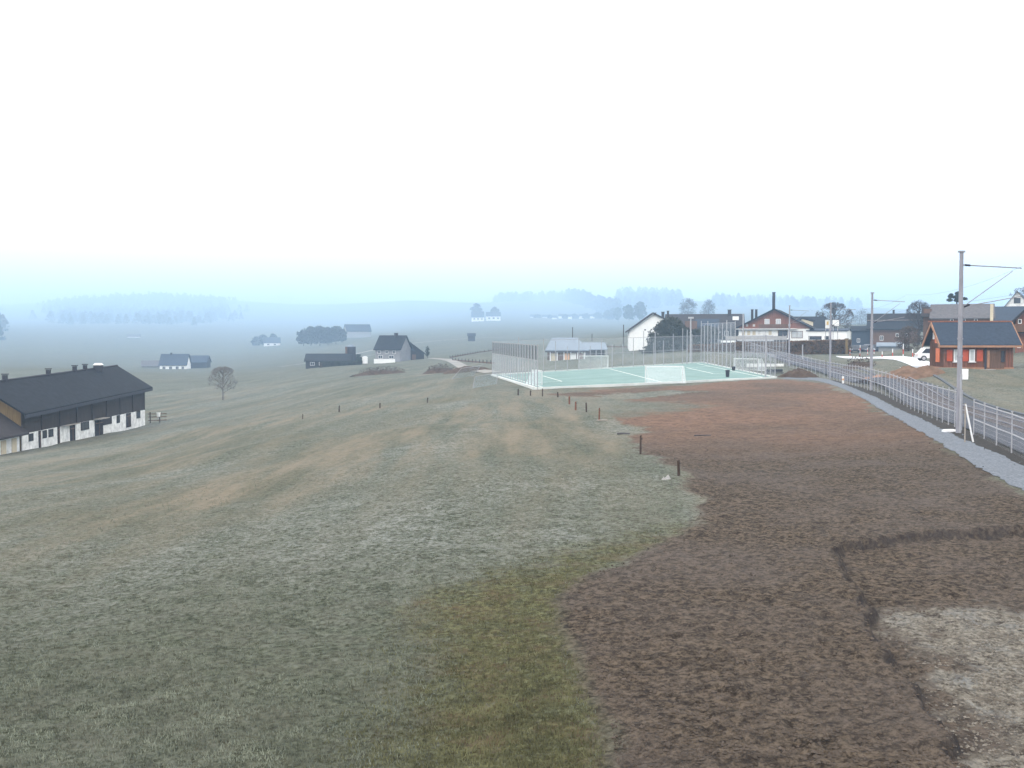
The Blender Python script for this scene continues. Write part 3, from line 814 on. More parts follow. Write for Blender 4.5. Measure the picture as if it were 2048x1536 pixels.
def house(name, label, cat, px0, px1, pb, pe, pr, d, ridge, dep, wall, roof, ov=.5, yaw=0, group=None, wins=(), ridge_off=0, chims=(), upper=None, upper_z=None, sink=1.5, winmat=('white_paint', 'glass'), th=.18, gable_mat=None):
    """px0..px1 facade, pb base row, pe eave row, pr ridge row; wins = (u0,u1,v0,v1) fractions of facade"""
    d = far(d); pc = (px0 + px1) / 2; k = d / FPX; w = (px1 - px0) * k; h = (pb - pe) * k; rise = (pe - pr) * k
    if ridge == 'x': rise *= 1 + dep / 2 / d
    O = P(pc, pb, d)
    o = thing(name, label, cat, O, -math.atan((pc - CX) / FPX) + R(yaw), group=group)
    walls(w, dep, -sink, h, rise, ridge, ridge_off).build('wall', wall, o)
    gable_roof(w, dep, h, rise, ov, ridge, th, ridge_off).build('roof', roof, o)
    for u0, u1, v0, v1 in wins: window(o, -w / 2 + u0 * w, -w / 2 + u1 * w, v0 * h, v1 * h, frame=winmat[0], pane=winmat[1])
    for u, yv, hh, cw in chims:
        zz = h + rise
        chimney(o, -w / 2 + u * w, yv, h, zz + hh, cw)
    if upper:
        z1 = upper_z * h
        x = w / 2 + .03
        ub = MB()
        if ridge == 'y':
            ub.hexa([(-x, -.06, z1), (x, -.06, z1), (x, dep + .06, z1), (-x, dep + .06, z1), (-x, -.06, h), (x, -.06, h), (x, dep + .06, h), (-x, dep + .06, h)])
            ub.face((-x, -.06, h), (x, -.06, h), (ridge_off, -.06, h + rise)).face((x, dep + .06, h), (-x, dep + .06, h), (ridge_off, dep + .06, h + rise))
        else:
            ub.hexa([(-x, -.06, z1), (x, -.06, z1), (x, dep + .06, z1), (-x, dep + .06, z1), (-x, -.06, h), (x, -.06, h), (x, dep + .06, h), (-x, dep + .06, h)])
            for xx in (-x, x): ub.face((xx, -.06, h), (xx, dep + .06, h), (xx, dep / 2 + ridge_off, h + rise))
        ub.build('cladding', upper, o)
    o['_dim'] = 0
    del o['_dim']
    return o, w, h, rise

# --- long barn at the left
def long_barn():
    A = P(43, 905, 103.7); B = P(289, 849, 140)           # front wall corners, left (near) and right (far)
    zb = (A.z + B.z) / 2
    ax = Vector((B.x - A.x, B.y - A.y, 0)); L = ax.length; yaw = math.atan2(ax.y, ax.x)
    o = thing('long_barn', 'long dark wooden barn with white stone base and dark roof on the left slope', 'barn', (A.x, A.y, zb), yaw)
    # local: x along the front wall from near to far, y towards the back (left), z up
    def zl(py, d): return H + ray(0, py)[1] * d - zb
    eL, eR = zl(829, 103.7) + .42, zl(778, 140) + .5
    wd = 7.6; rise = 2.35
    bt = 1.85
    def ez(x): return eL + (eR - eL) * x / L
    # timber walls
    t = MB()
    for (x0, x1, y) in ((0, L, 0), (0, L, wd)):
        t.face((x0, y, bt - .01), (x1, y, bt - .01), (x1, y, ez(x1)), (x0, y, ez(x0)))
    t.face((L, 0, bt), (L, wd, bt), (L, wd, eR), (L, wd / 2, eR + rise), (L, 0, eR))
    t.build('timber_wall', 'wood_barn', o)
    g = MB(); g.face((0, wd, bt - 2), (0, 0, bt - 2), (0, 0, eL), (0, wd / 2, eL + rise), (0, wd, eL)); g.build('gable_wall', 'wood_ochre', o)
    for x in np.linspace(.1, L - .1, 9): MB().box((x, -.06, (bt + ez(x)) / 2), (.14, .1, ez(x) - bt)).build('batten', 'wood_barn', o)
    # white stone base with openings
    pl = MB(); pl.box((L / 2, .02, bt / 2 - 1.0), (L - .02, .2, bt + 2.0)); pl.box((L / 2, wd - .02, bt / 2 - 1), (L - .02, .2, bt + 2)); pl.box((L - .1, wd / 2, bt / 2 - 1), (.18, wd - .3, bt + 2)); pl.build('stone_base', 'white_dirty', o)
    def U(px):
        # distance along the wall for a picture column
        a = ray(px, 860)[0]; c, s = math.cos(yaw), math.sin(yaw)
        return (a * A.y - A.x) / (c - a * s)
    for k, (p0, p1, z0, z1, kind) in enumerate([(272,279,.95,1.9,'w'),(251,260,0.1,1.85,'d'),(232,238,.9,1.85,'w'),(205,222,1.0,1.9,'h'),(188,204,-.1,1.75,'d'),(160,176,.95,1.85,'w'),(138,148,-.1,1.75,'d'),(113,117,-.4,1.95,'d'),(95,104,1.0,1.8,'w'),(83,91,1.0,1.8,'w'),(75,79,-.4,1.85,'d'),(55,64,1.0,1.75,'w'),]):
        x0, x1 = sorted((U(p0), U(p1)))
        if kind == 'd':
            dd = MB().box(((x0 + x1) / 2, -.12, (z0 + z1) / 2), (x1 - x0, .06, z1 - z0)).build('door', 'wood_dark', o)
            MB().box(((x0 + x1) / 2, -.16, (z0 + z1) / 2), (.1, .03, z1 - z0 - .1)).box(((x0 + x1) / 2, -.16, z1 - .35), (x1 - x0 - .1, .025, .1)).build('brace', 'wood_brown', dd)
        elif kind == 'h': MB().box(((x0 + x1) / 2, -.11, (z0 + z1) / 2), (x1 - x0, .04, z1 - z0)).build('hatch', 'wood_dark', o)
        else: window(o, x0, x1, z0, z1, y=-.08, frame='wood_dark', fw=.06)
    x0, x1 = sorted((U(186), U(206))); MB().box(((x0 + x1) / 2, -.45, 1.92), (x1 - x0, .8, .07)).build('door_canopy', 'plank', o)
    x0, x1 = sorted((U(120), U(152))); MB().box(((x0 + x1) / 2, -.3, 1.88), (x1 - x0, .5, .06)).build('door_canopy', 'plank', o)
    # roof
    ov = .8; th = .2; r_ = MB()
    for s in (0, 1):
        ye = -ov if s == 0 else wd + ov; k = rise / (wd / 2)
        q = [(-ov, wd / 2, eL + rise), (L + 1.0, wd / 2, eR + rise), (L + 1.0, ye, eR - k * ov), (-ov, ye, eL - k * ov)]
        r_.hexa(q + [(a, b, c + th) for a, b, c in q])
    rf = r_.build('roof', 'roof_dark', o)
    MB().tube((-ov, wd / 2, eL + rise + .2), (L + 1.0, wd / 2, eR + rise + .2), .12, n=6).build('ridge_cap', 'metal_dark', rf)
    MB().hexa([(-ov, -ov - .02, eL - .75), (L + 1, -ov - .02, eR - .75), (L + 1, -ov + .12, eR - .75), (-ov, -ov + .12, eL - .75), (-ov, -ov - .02, eL - .42), (L + 1, -ov - .02, eR - .42), (L + 1, -ov + .12, eR - .42), (-ov, -ov + .12, eL - .42)]).build('gutter', 'metal_dark', rf)
    for px, white in ((23, 0), (77, 0), (146, 0), (197, 0), (217, 0)):
        x = U(px) * 1.0 + (3.0 if px > 100 else 1.2); x = min(x, L - 1)
        zz = ez(x) + rise + .1
        v = MB().box((x, wd / 2, zz + .3), (.42, .4, .7)).build('roof_vent', 'metal_dark', rf); MB().box((x, wd / 2, zz + .75), (.6, .55, .1)).build('vent_cap', 'metal_dark', v)
    x = L - 7; zz = ez(x) + rise
    v = MB().box((x, wd / 2 - .5, zz + .2), (.9, .9, .8)).build('cupola', 'metal_dark', rf)
    MB().hexa([(x - .5, wd / 2 - 1.0, zz + .62), (x + .5, wd / 2 - 1.0, zz + .62), (x + .5, wd / 2, zz + .62), (x - .5, wd / 2, zz + .62), (x - .3, wd / 2 - .8, zz + .85), (x + .3, wd / 2 - .8, zz + .85), (x + .3, wd / 2 - .2, zz + .85), (x - .3, wd / 2 - .2, zz + .85)]).build('cupola_roof', 'white_paint', v)
    # lean-to in front of the near gable
    s = thing('lean_to', 'brown roofed lean-to against the near end of the long barn', 'shed', (A.x, A.y, zb), yaw)
    zt = eL - .3
    # roof falls along +y ... seen as a slope running down to the right
    e0, e1 = 1.85, 3.7
    s_ = MB(); q = [(-7.5, -.9, e0), (-.25, -.9, e0), (-.25, wd / 2, e1 + 1.5), (-7.5, wd / 2, e1 + 1.5)]
    s_.hexa(q + [(a, b, c + .18) for a, b, c in q]); s_.build('roof', 'roof_brown', s)
    MB().box((-3.8, .1, e0 / 2 - .9), (6.8, .2, e0 + 2.1)).build('wall', 'white_dirty', s)
    MB().face((-7.2, .0, -2), (-7.2, wd / 2, -2), (-7.2, wd / 2, e1 + 1.4), (-7.2, .0, e0 + .35)).face((-.4, wd / 2, -2), (-.4, .0, -2), (-.4, .0, e0 + .35), (-.4, wd / 2, e1 + 1.4)).build('side_wall', 'wood_brown', s)
    for x in (-1.6, -3.8): MB().box((x, -.03, .6), (1.0, .06, 2.0)).build('door', 'cream_wall', s)
    return o
long_barn()

# --- far farms
house('grey_shed', 'small faint grey shed left of the white hillside farmhouse', 'shed', 286, 330, 744, 732, 722, 470, 'x', 7, 'grey_wall', 'roof_grey')
o, w, h, rise = house('farmhouse', 'white farmhouse with steep grey roof on the left hillside below the mist', 'house', 320, 372, 744, 729, 709, 460, 'x', 9, 'white_wall', 'roof_slate', yaw=-14, wins=[(.1,.22,.3,.75),(.35,.47,.3,.75),(.6,.72,.3,.75),(.82,.92,.3,.75)], chims=[(.35, 4.5, .6, .8)])
house('hillside_barn', 'dark wooden barn joined to right end of the white hillside farmhouse', 'barn', 372, 412, 740, 724, 712, 466, 'x', 9, 'wood_dark', 'roof_slate', yaw=-14)
o, w, h, rise = house('farmhouse', 'white farmhouse with dark steep roof in the middle meadow', 'house', 748, 803, 725, 697, 672, 340, 'x', 8, 'pale_plaster', 'roof_dark', yaw=-26, ov=.5,
      wins=[(.12,.3,.28,.5),(.55,.75,.28,.5),(.1,.22,.62,.85),(.4,.52,.62,.85),(.7,.82,.62,.85)], chims=[(.62, 4, .8, .9)])
# barn behind it, single slope to the right
p = P(822, 719, 346); o = thing('hay_barn', 'dark brown hay barn with long sloping roof joined to the meadow farmhouse', 'barn', p, R(6))
k = 346 / FPX
pr = [(-20 * k, -1), (26 * k, -1), (26 * k, 12 * k), (-14 * k, 42 * k), (-20 * k, 40 * k)]
MB().prism(pr, 0, 12).build('wall', 'wood_dark', o)
r_ = MB(); q0 = [(-15 * k, 43 * k), (29 * k, 10 * k), (29 * k, 12 * k), (-15 * k, 45 * k)]; r_.prism(q0[::-1], -.6, 12.6); r_.build('roof', 'roof_dark', o)
MB().face((-6 * k, -.05, 22 * k), (8 * k, -.05, 16 * k), (2 * k, -.05, 27 * k), (-8 * k, -.05, 36 * k)).build('gable_panel', 'roof_slate', o)
MB().box((6 * k, -.06, 5 * k), (8 * k, .1, 10 * k)).build('door', 'wood_brown', o)
# pale low wall / covered terrace before farmhouse
p = P(769, 722, 331); o = thing('terrace_wall', 'bright white terrace wall along the front of the meadow farmhouse', 'wall', p, R(4))
MB().box((0, 0, -.1), (42 * 331 / FPX, .3, 1.3)).build('wall', 'white_wall', o); MB().box((0, 0, .59), (43 * 331 / FPX, .45, .08)).build('coping', 'white_paint', o)
house('cow_shed', 'low dark shed with grey roof left of the meadow farmhouse', 'shed', 612, 700, 733, 722, 709, 322, 'x', 12, 'wood_dark', 'roof_dark', yaw=-4, wins=[(.1,.2,.2,.8),(.3,.4,.2,.8)])
p = P(703, 716, 330); o = thing('silo', 'dark round silo tower behind the low meadow shed', 'silo', (p.x, p.y, p.z - 1.5), 0)
MB().tube((0, 0, -1), (0, 0, 5.0), 1.35, n=14).build('tank', 'metal_dark', o, True); MB().tube((0, 0, 5.0), (0, 0, 5.7), 1.35, .4, n=14).build('dome', 'roof_blue', o, True); MB().box((-1.5, -.6, 2), (.6, .6, 6)).build('ladder_shaft', 'wood_brown', o)
p = P(730, 727, 330); o = thing('water_tank', 'white tank standing at the end of the meadow hedge', 'tank', p, 0)
MB().tube((0, 0, 0), (0, 0, 2.0), .85, n=14).build('body', 'white_wall', o); MB().tube((0, 0, 2.0), (0, 0, 2.3), .85, .3, n=14).build('lid', 'glass_pale', o)
house('hut', 'tiny dark hut alone in the misty meadow', 'hut', 936, 950, 677, 671, 667, 520, 'x', 4, 'wood_dark', 'roof_dark')
house('farmhouse', 'faded house with white gable end behind the grove of dark trees', 'house', 693, 743, 672, 662, 649, 640, 'x', 10, 'grey_wall', 'roof_slate', yaw=16)
house('farmhouse', 'faint pale house beneath trees at left edge of the grove', 'house', 528, 560, 693, 685, 675, 690, 'x', 8, 'white_dirty', 'roof_slate', wins=[(.2,.35,.3,.7),(.6,.75,.3,.7)])
house('farmhouse', 'left one of two misty white houses on the upper meadow', 'house', 943, 968, 642, 634, 623, 900, 'x', 9, 'white_wall', 'roof_slate', wins=[(.15,.3,.3,.7),(.45,.6,.3,.7),(.75,.9,.3,.7)])
house('farmhouse', 'right one of two misty white houses on the upper meadow', 'house', 972, 1001, 641, 632, 624, 905, 'x', 9, 'white_wall', 'roof_slate', wins=[(.15,.3,.3,.7),(.45,.6,.3,.7),(.75,.9,.3,.7)])
for i, (a, c, pb, d) in enumerate([(1061,1071,637,1000),(1084,1098,638,1000),(1104,1113,639,980),(1117,1127,636,1000),(1136,1144,637,990),(1158,1168,636,1000),(1180,1191,636,1010)]):
    house('village_house', 'tiny fog faded white house in the far row across the valley', 'house', a, c, pb, pb - 4, pb - 8, d, 'x', 7, 'white_wall', 'roof_slate', group='far row of houses in the fog')
house('farmhouse', 'pale low house far up the left slope under the forest edge', 'house', 255, 280, 678, 673, 668, 760, 'x', 8, 'white_dirty', 'roof_grey')

# --- shelter behind the pitch
p = P(1134, 722, 218); k = 218 / FPX
o = thing('shelter', 'low club shelter with pale blue roof behind far pitch fence', 'shelter', p, R(2))
w = 74 * k; dep = 7
q = [(-w / 2 - .8, -1.2, 20 * k), (w / 2 + .6, -1.2, 20 * k), (w / 2 - 1.0, dep, 20 * k + 2.6), (-w / 2 + 1.2, dep, 20 * k + 2.6)]
MB().hexa(q + [(a, b, c + .15) for a, b, c in q]).build('roof', 'roof_blue', o)
MB().box((-.1, -1.3, 20 * k - .1), (w + 1.4, .1, .35)).build('fascia', 'metal_dark', o)
MB().box((0, dep - .5, 1.2), (w - .4, .2, 3.4)).build('rear_wall', 'wood_brown', o)
for i, x in enumerate(np.linspace(-w / 2 + .3, w / 2 - .3, 6)):
    MB().box((x, -.9, .8), (.2, .2, 2.6)).build('post', 'white_paint', o)
for i, x in enumerate(np.linspace(-w / 2 + 1.0, w / 2 - 1.1, 5)):
    MB().box((x, -.6, .7), (1.0, .08, 1.7)).build('screen', ['cream_wall', 'wood_brown', 'orange_paint', 'white_wall', 'wood_red'][i], o)
p = P(1192, 716, 236); k = 236 / FPX
o = thing('shelter', 'second flatter grey blue roof right of the pale club shelter', 'shelter', p, 0)
w = 46 * k
q = [(-w / 2, -.6, 16 * k), (w / 2, -.6, 16 * k), (w / 2, 6, 30 * k), (-w / 2, 6, 30 * k)]
MB().hexa(q + [(a, b, c + .12) for a, b, c in q]).build('roof', 'roof_blue', o)
MB().box((0, 5.5, .8), (w - .3, .2, 2.6)).build('wall', 'wood_dark', o)
for x in (-w / 2 + .2, 0, w / 2 - .2): MB().box((x, -.3, .7), (.18, .18, 2.2)).build('post', 'metal_post', o)

# --- village, right half
o, w, h, rise = house('gable_house', 'white gable house with brown roof left of the dark yew', 'house', 1259, 1372, 702, 661, 628, 262, 'y', 15, 'white_wall', 'roof_brown', ov=.7, ridge_off=-1.2, yaw=3,
      wins=[], chims=[(.45, 5, .3, .9), (.62, 8, .6, .7), (.72, 10, .9, .5)], th=.35)
window(o, -w * .06, w * .0, h * .95, h * 1.15, frame='metal_dark'); window(o, -w * .24, -w * .21, h * 1.0, h * 1.06, frame='metal_dark')
o, w, h, rise = house('row_house', 'long dark roofed house behind yew, with grey roof panels', 'house', 1335, 1482, 690, 655, 629, 285, 'x', 13, 'wood_dark', 'roof_brown', ov=.8, wins=[(.55,.6,.5,.8),(.66,.71,.5,.8),(.77,.82,.5,.8),(.3,.36,.5,.8)], chims=[(.84, 6, 1.2, .9)])
MB().hexa([(w * -.12, -.5, h + .1), (w * .2, -.5, h + .1), (w * .2, 3.2, h + rise * .62), (w * -.12, 3.2, h + rise * .62), (w * -.12, -.5, h + .24), (w * .2, -.5, h + .24), (w * .2, 3.2, h + rise * .62 + .14), (w * -.12, 3.2, h + rise * .62 + .14)]).build('roof_panel', 'roof_slate', o)
MB().box((-w * .18, -.3, h + .6), (3.2, 1.2, 2.2)).build('dormer', 'wood_brown', o)
MB().box((w * .42, 3.2, h + rise * .7), (1.6, 1.2, 1.0)).build('roof_hatch', 'white_wall', o)

# big chalet
d = 240; k = d / FPX
o, w, h, rise = house('chalet', 'big brown gabled chalet with white ground floor and tall dark chimney', 'chalet', 1478, 1616, 692, 655, 620, d, 'y', 14, 'white_wall', 'roof_dark', ov=.9, ridge_off=.1, yaw=-6, upper='wood_red', upper_z=.93, th=.25)
zf = h
for (u0, u1) in ((.37,.44),(.53,.60)): window(o, (u0 - .5) * w, (u1 - .5) * w, zf + .5, zf + 1.9, y=-.06, frame='white_paint', pane='glass_pale', shutters=None)
for (u0, u1) in ((.10,.14),(.20,.24),(.30,.34),(.70,.74)): window(o, (u0 - .5) * w, (u1 - .5) * w, zf + .15, zf + .8, y=-.06, frame='wood_trim', pane='glass_pale')
window(o, .25 * w, .41 * w, h * .42, h * .80, frame='wood_brown', pane='glass_pale', fw=.1)
window(o, .06 * w, .2 * w, h * .42, h * .85, frame='wood_brown', pane='glass', fw=.1)
for x in np.linspace(-.43, -.05, 6): MB().box((x * w, -.05, h * .6), (.09 * 8.0 * .9, .06, h * .45)).build('panel', 'cream_wall' if int(x * 100) % 2 else 'white_dirty', o)
MB().box((-.1 * w, -.5, h * .92), (w * .86, 1.1, .14)).build('balcony_edge', 'white_paint', o)
MB().box((0, -.55, zf + .35), (w * .42, .1, .75)).build('balcony_rail', 'wood_brown', o)
chimney(o, -.03 * w, 4, h + rise - 1, h + rise + 4.0, .62, 'metal_dark')
for x, yv in ((-.38, 9), (-.32, 9)): chimney(o, x * w, yv, h, h + 4.2, .5)
MB().face((-w * .5, -.35, h * .0), (w * .5, -.35, 0), (w * .5, -.35, h * .1), (-w * .5, -.35, h * .1)).build('plinth', 'concrete', o)
# terrace in front
p = P(1512, 694, 226); kk = 226 / FPX
o = thing('terrace', 'grey raised terrace with dark awning in front of the big chalet', 'terrace', p, R(-8))
MB().box((0, 2.5, .4), (130 * kk, 5, 2.4)).build('deck', 'wood_dark', o)
MB().box((0, 0, 1.9), (120 * kk, .1, .8)).build('railing', 'concrete', o)
q = [(-38 * kk, -1.0, 1.2), (34 * kk, -1.0, 1.2), (36 * kk, 2.5, 2.4), (-34 * kk, 2.5, 2.4)]
MB().hexa(q + [(a, b, c + .1) for a, b, c in q]).build('awning', 'grey_wall', o)
p = P(1457, 683, 222); o = thing('table', 'bright white covered table at the left end of chalet terrace', 'table', (p.x, p.y, p.z - 1.0), 0)
MB().box((0, 0, 1.0), (2.9, 1.2, .45)).build('tabletop', 'white_wall', o)
for s in (-1.2, 1.2): MB().box((s, 0, .35), (.12, .8, .9)).build('leg', 'metal_dark', o)
# annex and houses behind
o, w, h, rise = house('annex', 'low white flat annex joined to the right side of chalet', 'annex', 1616, 1692, 692, 662, 658, 236, 'x', 9, 'white_wall', 'roof_slate', ov=.3, yaw=-6)
window(o, -w * .48, -w * .14, h * .42, h * .66, frame='metal_dark'); window(o, -w * .06, w * .06, h * .42, h * .66, frame='metal_dark')
house('village_house', 'dark house with cream gable behind the right slope of chalet', 'house', 1588, 1652, 690, 655, 634, 290, 'x', 10, 'wood_dark', 'roof_dark', ov=.6, yaw=8, wins=[(.6,.7,.6,.9)])
p = P(1610, 668, 284); o = thing('village_house', 'small cream gable wall between chalet roof and dark house', 'house', p, 0)
k = 284 / FPX; MB().prism([(-12 * k, -3), (16 * k, -3), (16 * k, 24 * k), (-6 * k, 30 * k), (-12 * k, 20 * k)], 0, 5).build('wall', 'cream_wall', o)
MB().prism([(-16 * k, 18 * k), (-7 * k, 31.5 * k), (19 * k, 26 * k), (19 * k, 27.5 * k), (-7 * k, 33.5 * k), (-17 * k, 19 * k)], -.4, 5.4).build('roof', 'roof_dark', o)
def board(px0, px1, py0, py1, pb, d, label, mat, sym=False):
    p = P((px0 + px1) / 2, pb, d); k = d / FPX
    o = thing('sign_board', label, 'sign', p)
    w = (px1 - px0) * k; z0 = (pb - py1) * k; z1 = (pb - py0) * k
    MB().box((0, 0, (z0 + z1) / 2), (w, .12, z1 - z0)).build('panel', mat, o)
    MB().box((0, .06, (z0 + z1) / 2), (w + .14, .12, z1 - z0 + .14)).build('frame', 'metal_dark', o)
    for s in (-.35, .35): MB().box((s * w, .16, z0 / 2 + .2), (.12, .1, z0 + 1.2)).build('post', 'metal_grey', o)
    if sym: MB().box((-w * .05, -.075, (z0 + z1) / 2 + .2), (w * .4, .03, (z1 - z0) * .4)).build('emblem', 'yellow_sign', o)
board(1664.5, 1677.5, 640, 652, 684, 205, 'square blank white sign board above the hedge, right of mast', 'white_wall')
board(1650, 1660, 640, 657, 684, 207, 'small white sign with yellow emblem left of slim mast', 'white_dirty', True)

# large dark house and neighbours
o, w, h, rise = house('village_house', 'large dark house with wide two step roof behind parked cars', 'house', 1742, 1836, 705, 657, 642, 270, 'x', 12, 'wood_brown', 'roof_dark', ov=.9, wins=[(.52,.58,.65,.8),(.52,.58,.3,.45),(.7,.76,.65,.8),(.2,.27,.5,.7)])
q = [(-w / 2 - .9, 5.2, h + rise + .0), (w / 2 + .9, 5.2, h + rise + .0), (w / 2 + .9, 5.2, h + rise + 1.9), (-w / 2 - .9, 5.2, h + rise + 1.9)]
MB().hexa([(-w / 2 - .9, 5.0, h + rise - .5), (w / 2 + .9, 5.0, h + rise - .5), (w / 2 + .9, 9, h + rise - .5), (-w / 2 - .9, 9, h + rise - .5), (-w / 2 - .9, 5.4, h + rise + 1.95), (w / 2 + .9, 5.4, h + rise + 1.95), (w / 2 + .9, 8.6, h + rise + 1.95), (-w / 2 - .9, 8.6, h + rise + 1.95)]).build('upper_roof', 'roof_brown', o)
MB().box((0, 4.9, h + rise + .25), (w + 1.6, .12, .12)).build('roof_trim', 'plank', o)
chimney(o, -w * .03, 7, h + rise + 1, h + rise + 2.8, .5)
house('village_house', 'low dark house left of the large two step roof house', 'house', 1704, 1744, 700, 662, 653, 275, 'x', 9, 'roof_slate', 'roof_dark', ov=.4, wins=[(.25,.4,.4,.6)])
house('garage', 'small grey garage with pale roof behind snow poles', 'garage', 1758, 1802, 712, 693, 687, 200, 'x', 6, 'grey_wall', 'roof_blue', ov=.4)
# big barn roof right
o, w, h, rise = house('village_barn', 'broad barn with weathered grey shingle roof behind red chalet', 'barn', 1868, 1978, 700, 636, 609, 185, 'x', 12, 'wood_brown', 'roof_grey', ov=.5, wins=[(.3,.36,.86,.97),(.5,.56,.86,.97),(.7,.76,.86,.97)])
MB().box((-w / 2 - .9, 5, h - 1), (1.3, 5, rise + 3.0)).build('side_wing', 'wood_brown', o); MB().hexa([(-w / 2 - 1.9, 1.5, h + .3), (-w / 2 - .52, 1.5, h + .3), (-w / 2 - .52, 8, h + .3), (-w / 2 - 1.9, 8, h + .3), (-w / 2 - 1.9, 4.5, h + rise - .3), (-w / 2 - .52, 4.5, h + rise - .3), (-w / 2 - .52, 6, h + rise - .3), (-w / 2 - 1.9, 6, h + rise - .3)]).build('wing_roof', 'roof_brown', o)
MB().box((w / 2 - .1, -.55, h + .8), (.5, .12, 3.0)).build('chimney', 'cream_wall', o)
house('village_barn', 'grey roofed barn right of the shingle roof barn', 'barn', 1982, 2038, 700, 640, 614, 200, 'x', 11, 'wood_brown', 'roof_slate', ov=.6)
o, w, h, rise = house('gable_house', 'pale gable house above the roofs at the right edge', 'house', 2011, 2054, 700, 612, 584, 215, 'y', 10, 'white_dirty', 'roof_grey', ov=.4)
window(o, -.6, .6, h + .5, h + 1.6, frame='metal_dark', pane='glass')
o, w, h, rise = house('chalet', 'dark red wooden chalet cut off by the right picture edge', 'chalet', 2034, 2120, 730, 640, 596, 130, 'y', 11, 'wood_red', 'roof_brown', ov=.8, th=.3)
MB().box((0, -.5, h * .72), (w + .6, 1.0, .15)).build('balcony_floor', 'wood_dark', o); MB().box((0, -.95, h * .72 + .5), (w + .6, .1, .9)).build('balcony_rail', 'wood_brown', o)
window(o, -w * .46, -w * .38, h * .38, h * .55, frame='white_paint', pane='glass_pale'); window(o, -w * .45, -w * .37, h * .92, h * 1.02, frame='white_paint', pane='glass')

# --- red chalet by the railway
def red_chalet():
    d = 108; k = d / FPX
    # local x along the front, from left corner px 1890 to right px 2026; gable end on the left turned to the camera
    A = P(1888, 738, 107); B = P(2026, 739.5, 106.3)
    ax = Vector((B.x - A.x, B.y - A.y, 0)); L = ax.length; yaw = math.atan2(ax.y, ax.x)
    o = thing('chalet', 'small red brown wooden chalet with blue slate roof and red shutters', 'chalet', A, yaw)
    h = 2.72; dep = 5.0; rise = 1.85; ov = .6
    w = MB()
    w.face((0, 0, -.8), (L, 0, -.8), (L, 0, h), (0, 0, h)).face((L, dep, -.8), (0, dep, -.8), (0, dep, h), (L, dep, h))
    w.face((0, dep, -.8), (0, 0, -.8), (0, 0, h), (0, dep / 2, h + rise), (0, dep, h)).face((L, 0, -.8), (L, dep, -.8), (L, dep, h), (L, dep / 2, h + rise), (L, 0, h))
    w.build('wall', 'wood_red', o)
    for x in np.linspace(.02, L - .02, 30): pass
    b_ = MB()
    for x in np.arange(.15, L, .3): b_.box((x, -.03, h / 2 + .1), (.04, .05, h - .2))
    for y in np.arange(.15, dep, .3): b_.box((-.03, y, h / 2 + .1), (.05, .04, h - .2))
    b_.build('cladding_batten', 'wood_brown', o)
    MB().box((L / 2, -.06, .08), (L + .1, .1, .2)).box((-.06, dep / 2, .08), (.1, dep + .1, .2)).build('base_board', 'wood_trim', o)
    MB().box((L / 2, dep / 2, -.5), (L - .1, dep - .1, .9)).build('foundation', 'concrete', o)
    kk = rise / (dep / 2); r_ = MB(); th = .16
    for s in (0, 1):
        ye = -ov if s == 0 else dep + ov; ez = h - kk * ov
        q = [(-.6, dep / 2, h + rise), (L + .6, dep / 2, h + rise), (L + .6, ye, ez), (-.6, ye, ez)]
        r_.hexa(q + [(a, b, c + th) for a, b, c in q])
    rf = r_.build('roof', 'roof_slate', o)
    MB().tube((-.9, dep / 2, h + rise + .18), (L + .6, dep / 2, h + rise + .18), .09, n=6).build('ridge_cap', 'wood_red', rf)
    for xx in (-.68, L + .6):
        for s in (0, 1):
            ye = -ov - .05 if s == 0 else dep + ov + .05; ez = h - kk * (ov + .05)
            MB().hexa([(xx, dep / 2, h + rise - .2), (xx + .08, dep / 2, h + rise - .2), (xx + .08, ye, ez - .2), (xx, ye, ez - .2), (xx, dep / 2, h + rise + .2), (xx + .08, dep / 2, h + rise + .2), (xx + .08, ye, ez + .2), (xx, ye, ez + .2)]).build('barge_board', 'wood_trim', o)
    MB().box((L / 2 - .1, -ov - .06, h - kk * ov - .02), (L + 1.4, .14, .2)).build('gutter', 'wood_trim', o)
    def U(px):
        a = ray(px, 715)[0]; c, s = math.cos(yaw), math.sin(yaw); return (a * A.y - A.x) / (c - a * s)
    for p0, p1 in ((1893,1904),(1925,1936),(1953,1965)):
        MB().box(((U(p0) + U(p1)) / 2, -.09, 1.35), (U(p1) - U(p0), .07, 1.15)).build('shutter', 'shutter_red', o)
    for p0, p1 in ((1907,1916),(1938,1949)): 
        window(o, U(p0), U(p1), .75, 1.95, y=-.05, frame='white_paint', pane='glass_pale', fw=.09); MB().box(((U(p0) + U(p1)) / 2, -.14, .70), (U(p1) - U(p0) + .2, .2, .07)).build('sill', 'white_paint', o)
    dd = MB().box(((U(1972) + U(2008)) / 2, -.08, 1.0), (U(2008) - U(1972), .08, 1.9)).build('door', 'wood_brown', o)
    MB().box((U(1976), -.14, 1.0), (.22, .06, 1.7)).build('door_panel', 'wood_trim', dd); window(o, U(2001), U(2008), .7, 1.8, y=-.13, frame='metal_dark')
    MB().box((U(1970), -.1, 1.05), (.16, .12, 2.1)).build('door_post', 'metal_dark', o)
    # left gable: shutters with the light on this side painted in
    MB().box((-.09, 1.9, 1.35), (.07, 1.3, 1.4)).build('shutter', 'shutter_lit', o); MB().box((-.09, 2.3, h + .35), (.07, 1.3, 1.0)).build('shutter', 'shutter_lit', o)
    MB().box((-.09, 3.5, h + .6), (.06, .5, .7)).build('window', 'white_paint', o)
    MB().box((U(1968), -.6, -.1), (1.6, .9, .2)).build('doorstep', 'stone', o)
    return o
red_chalet()

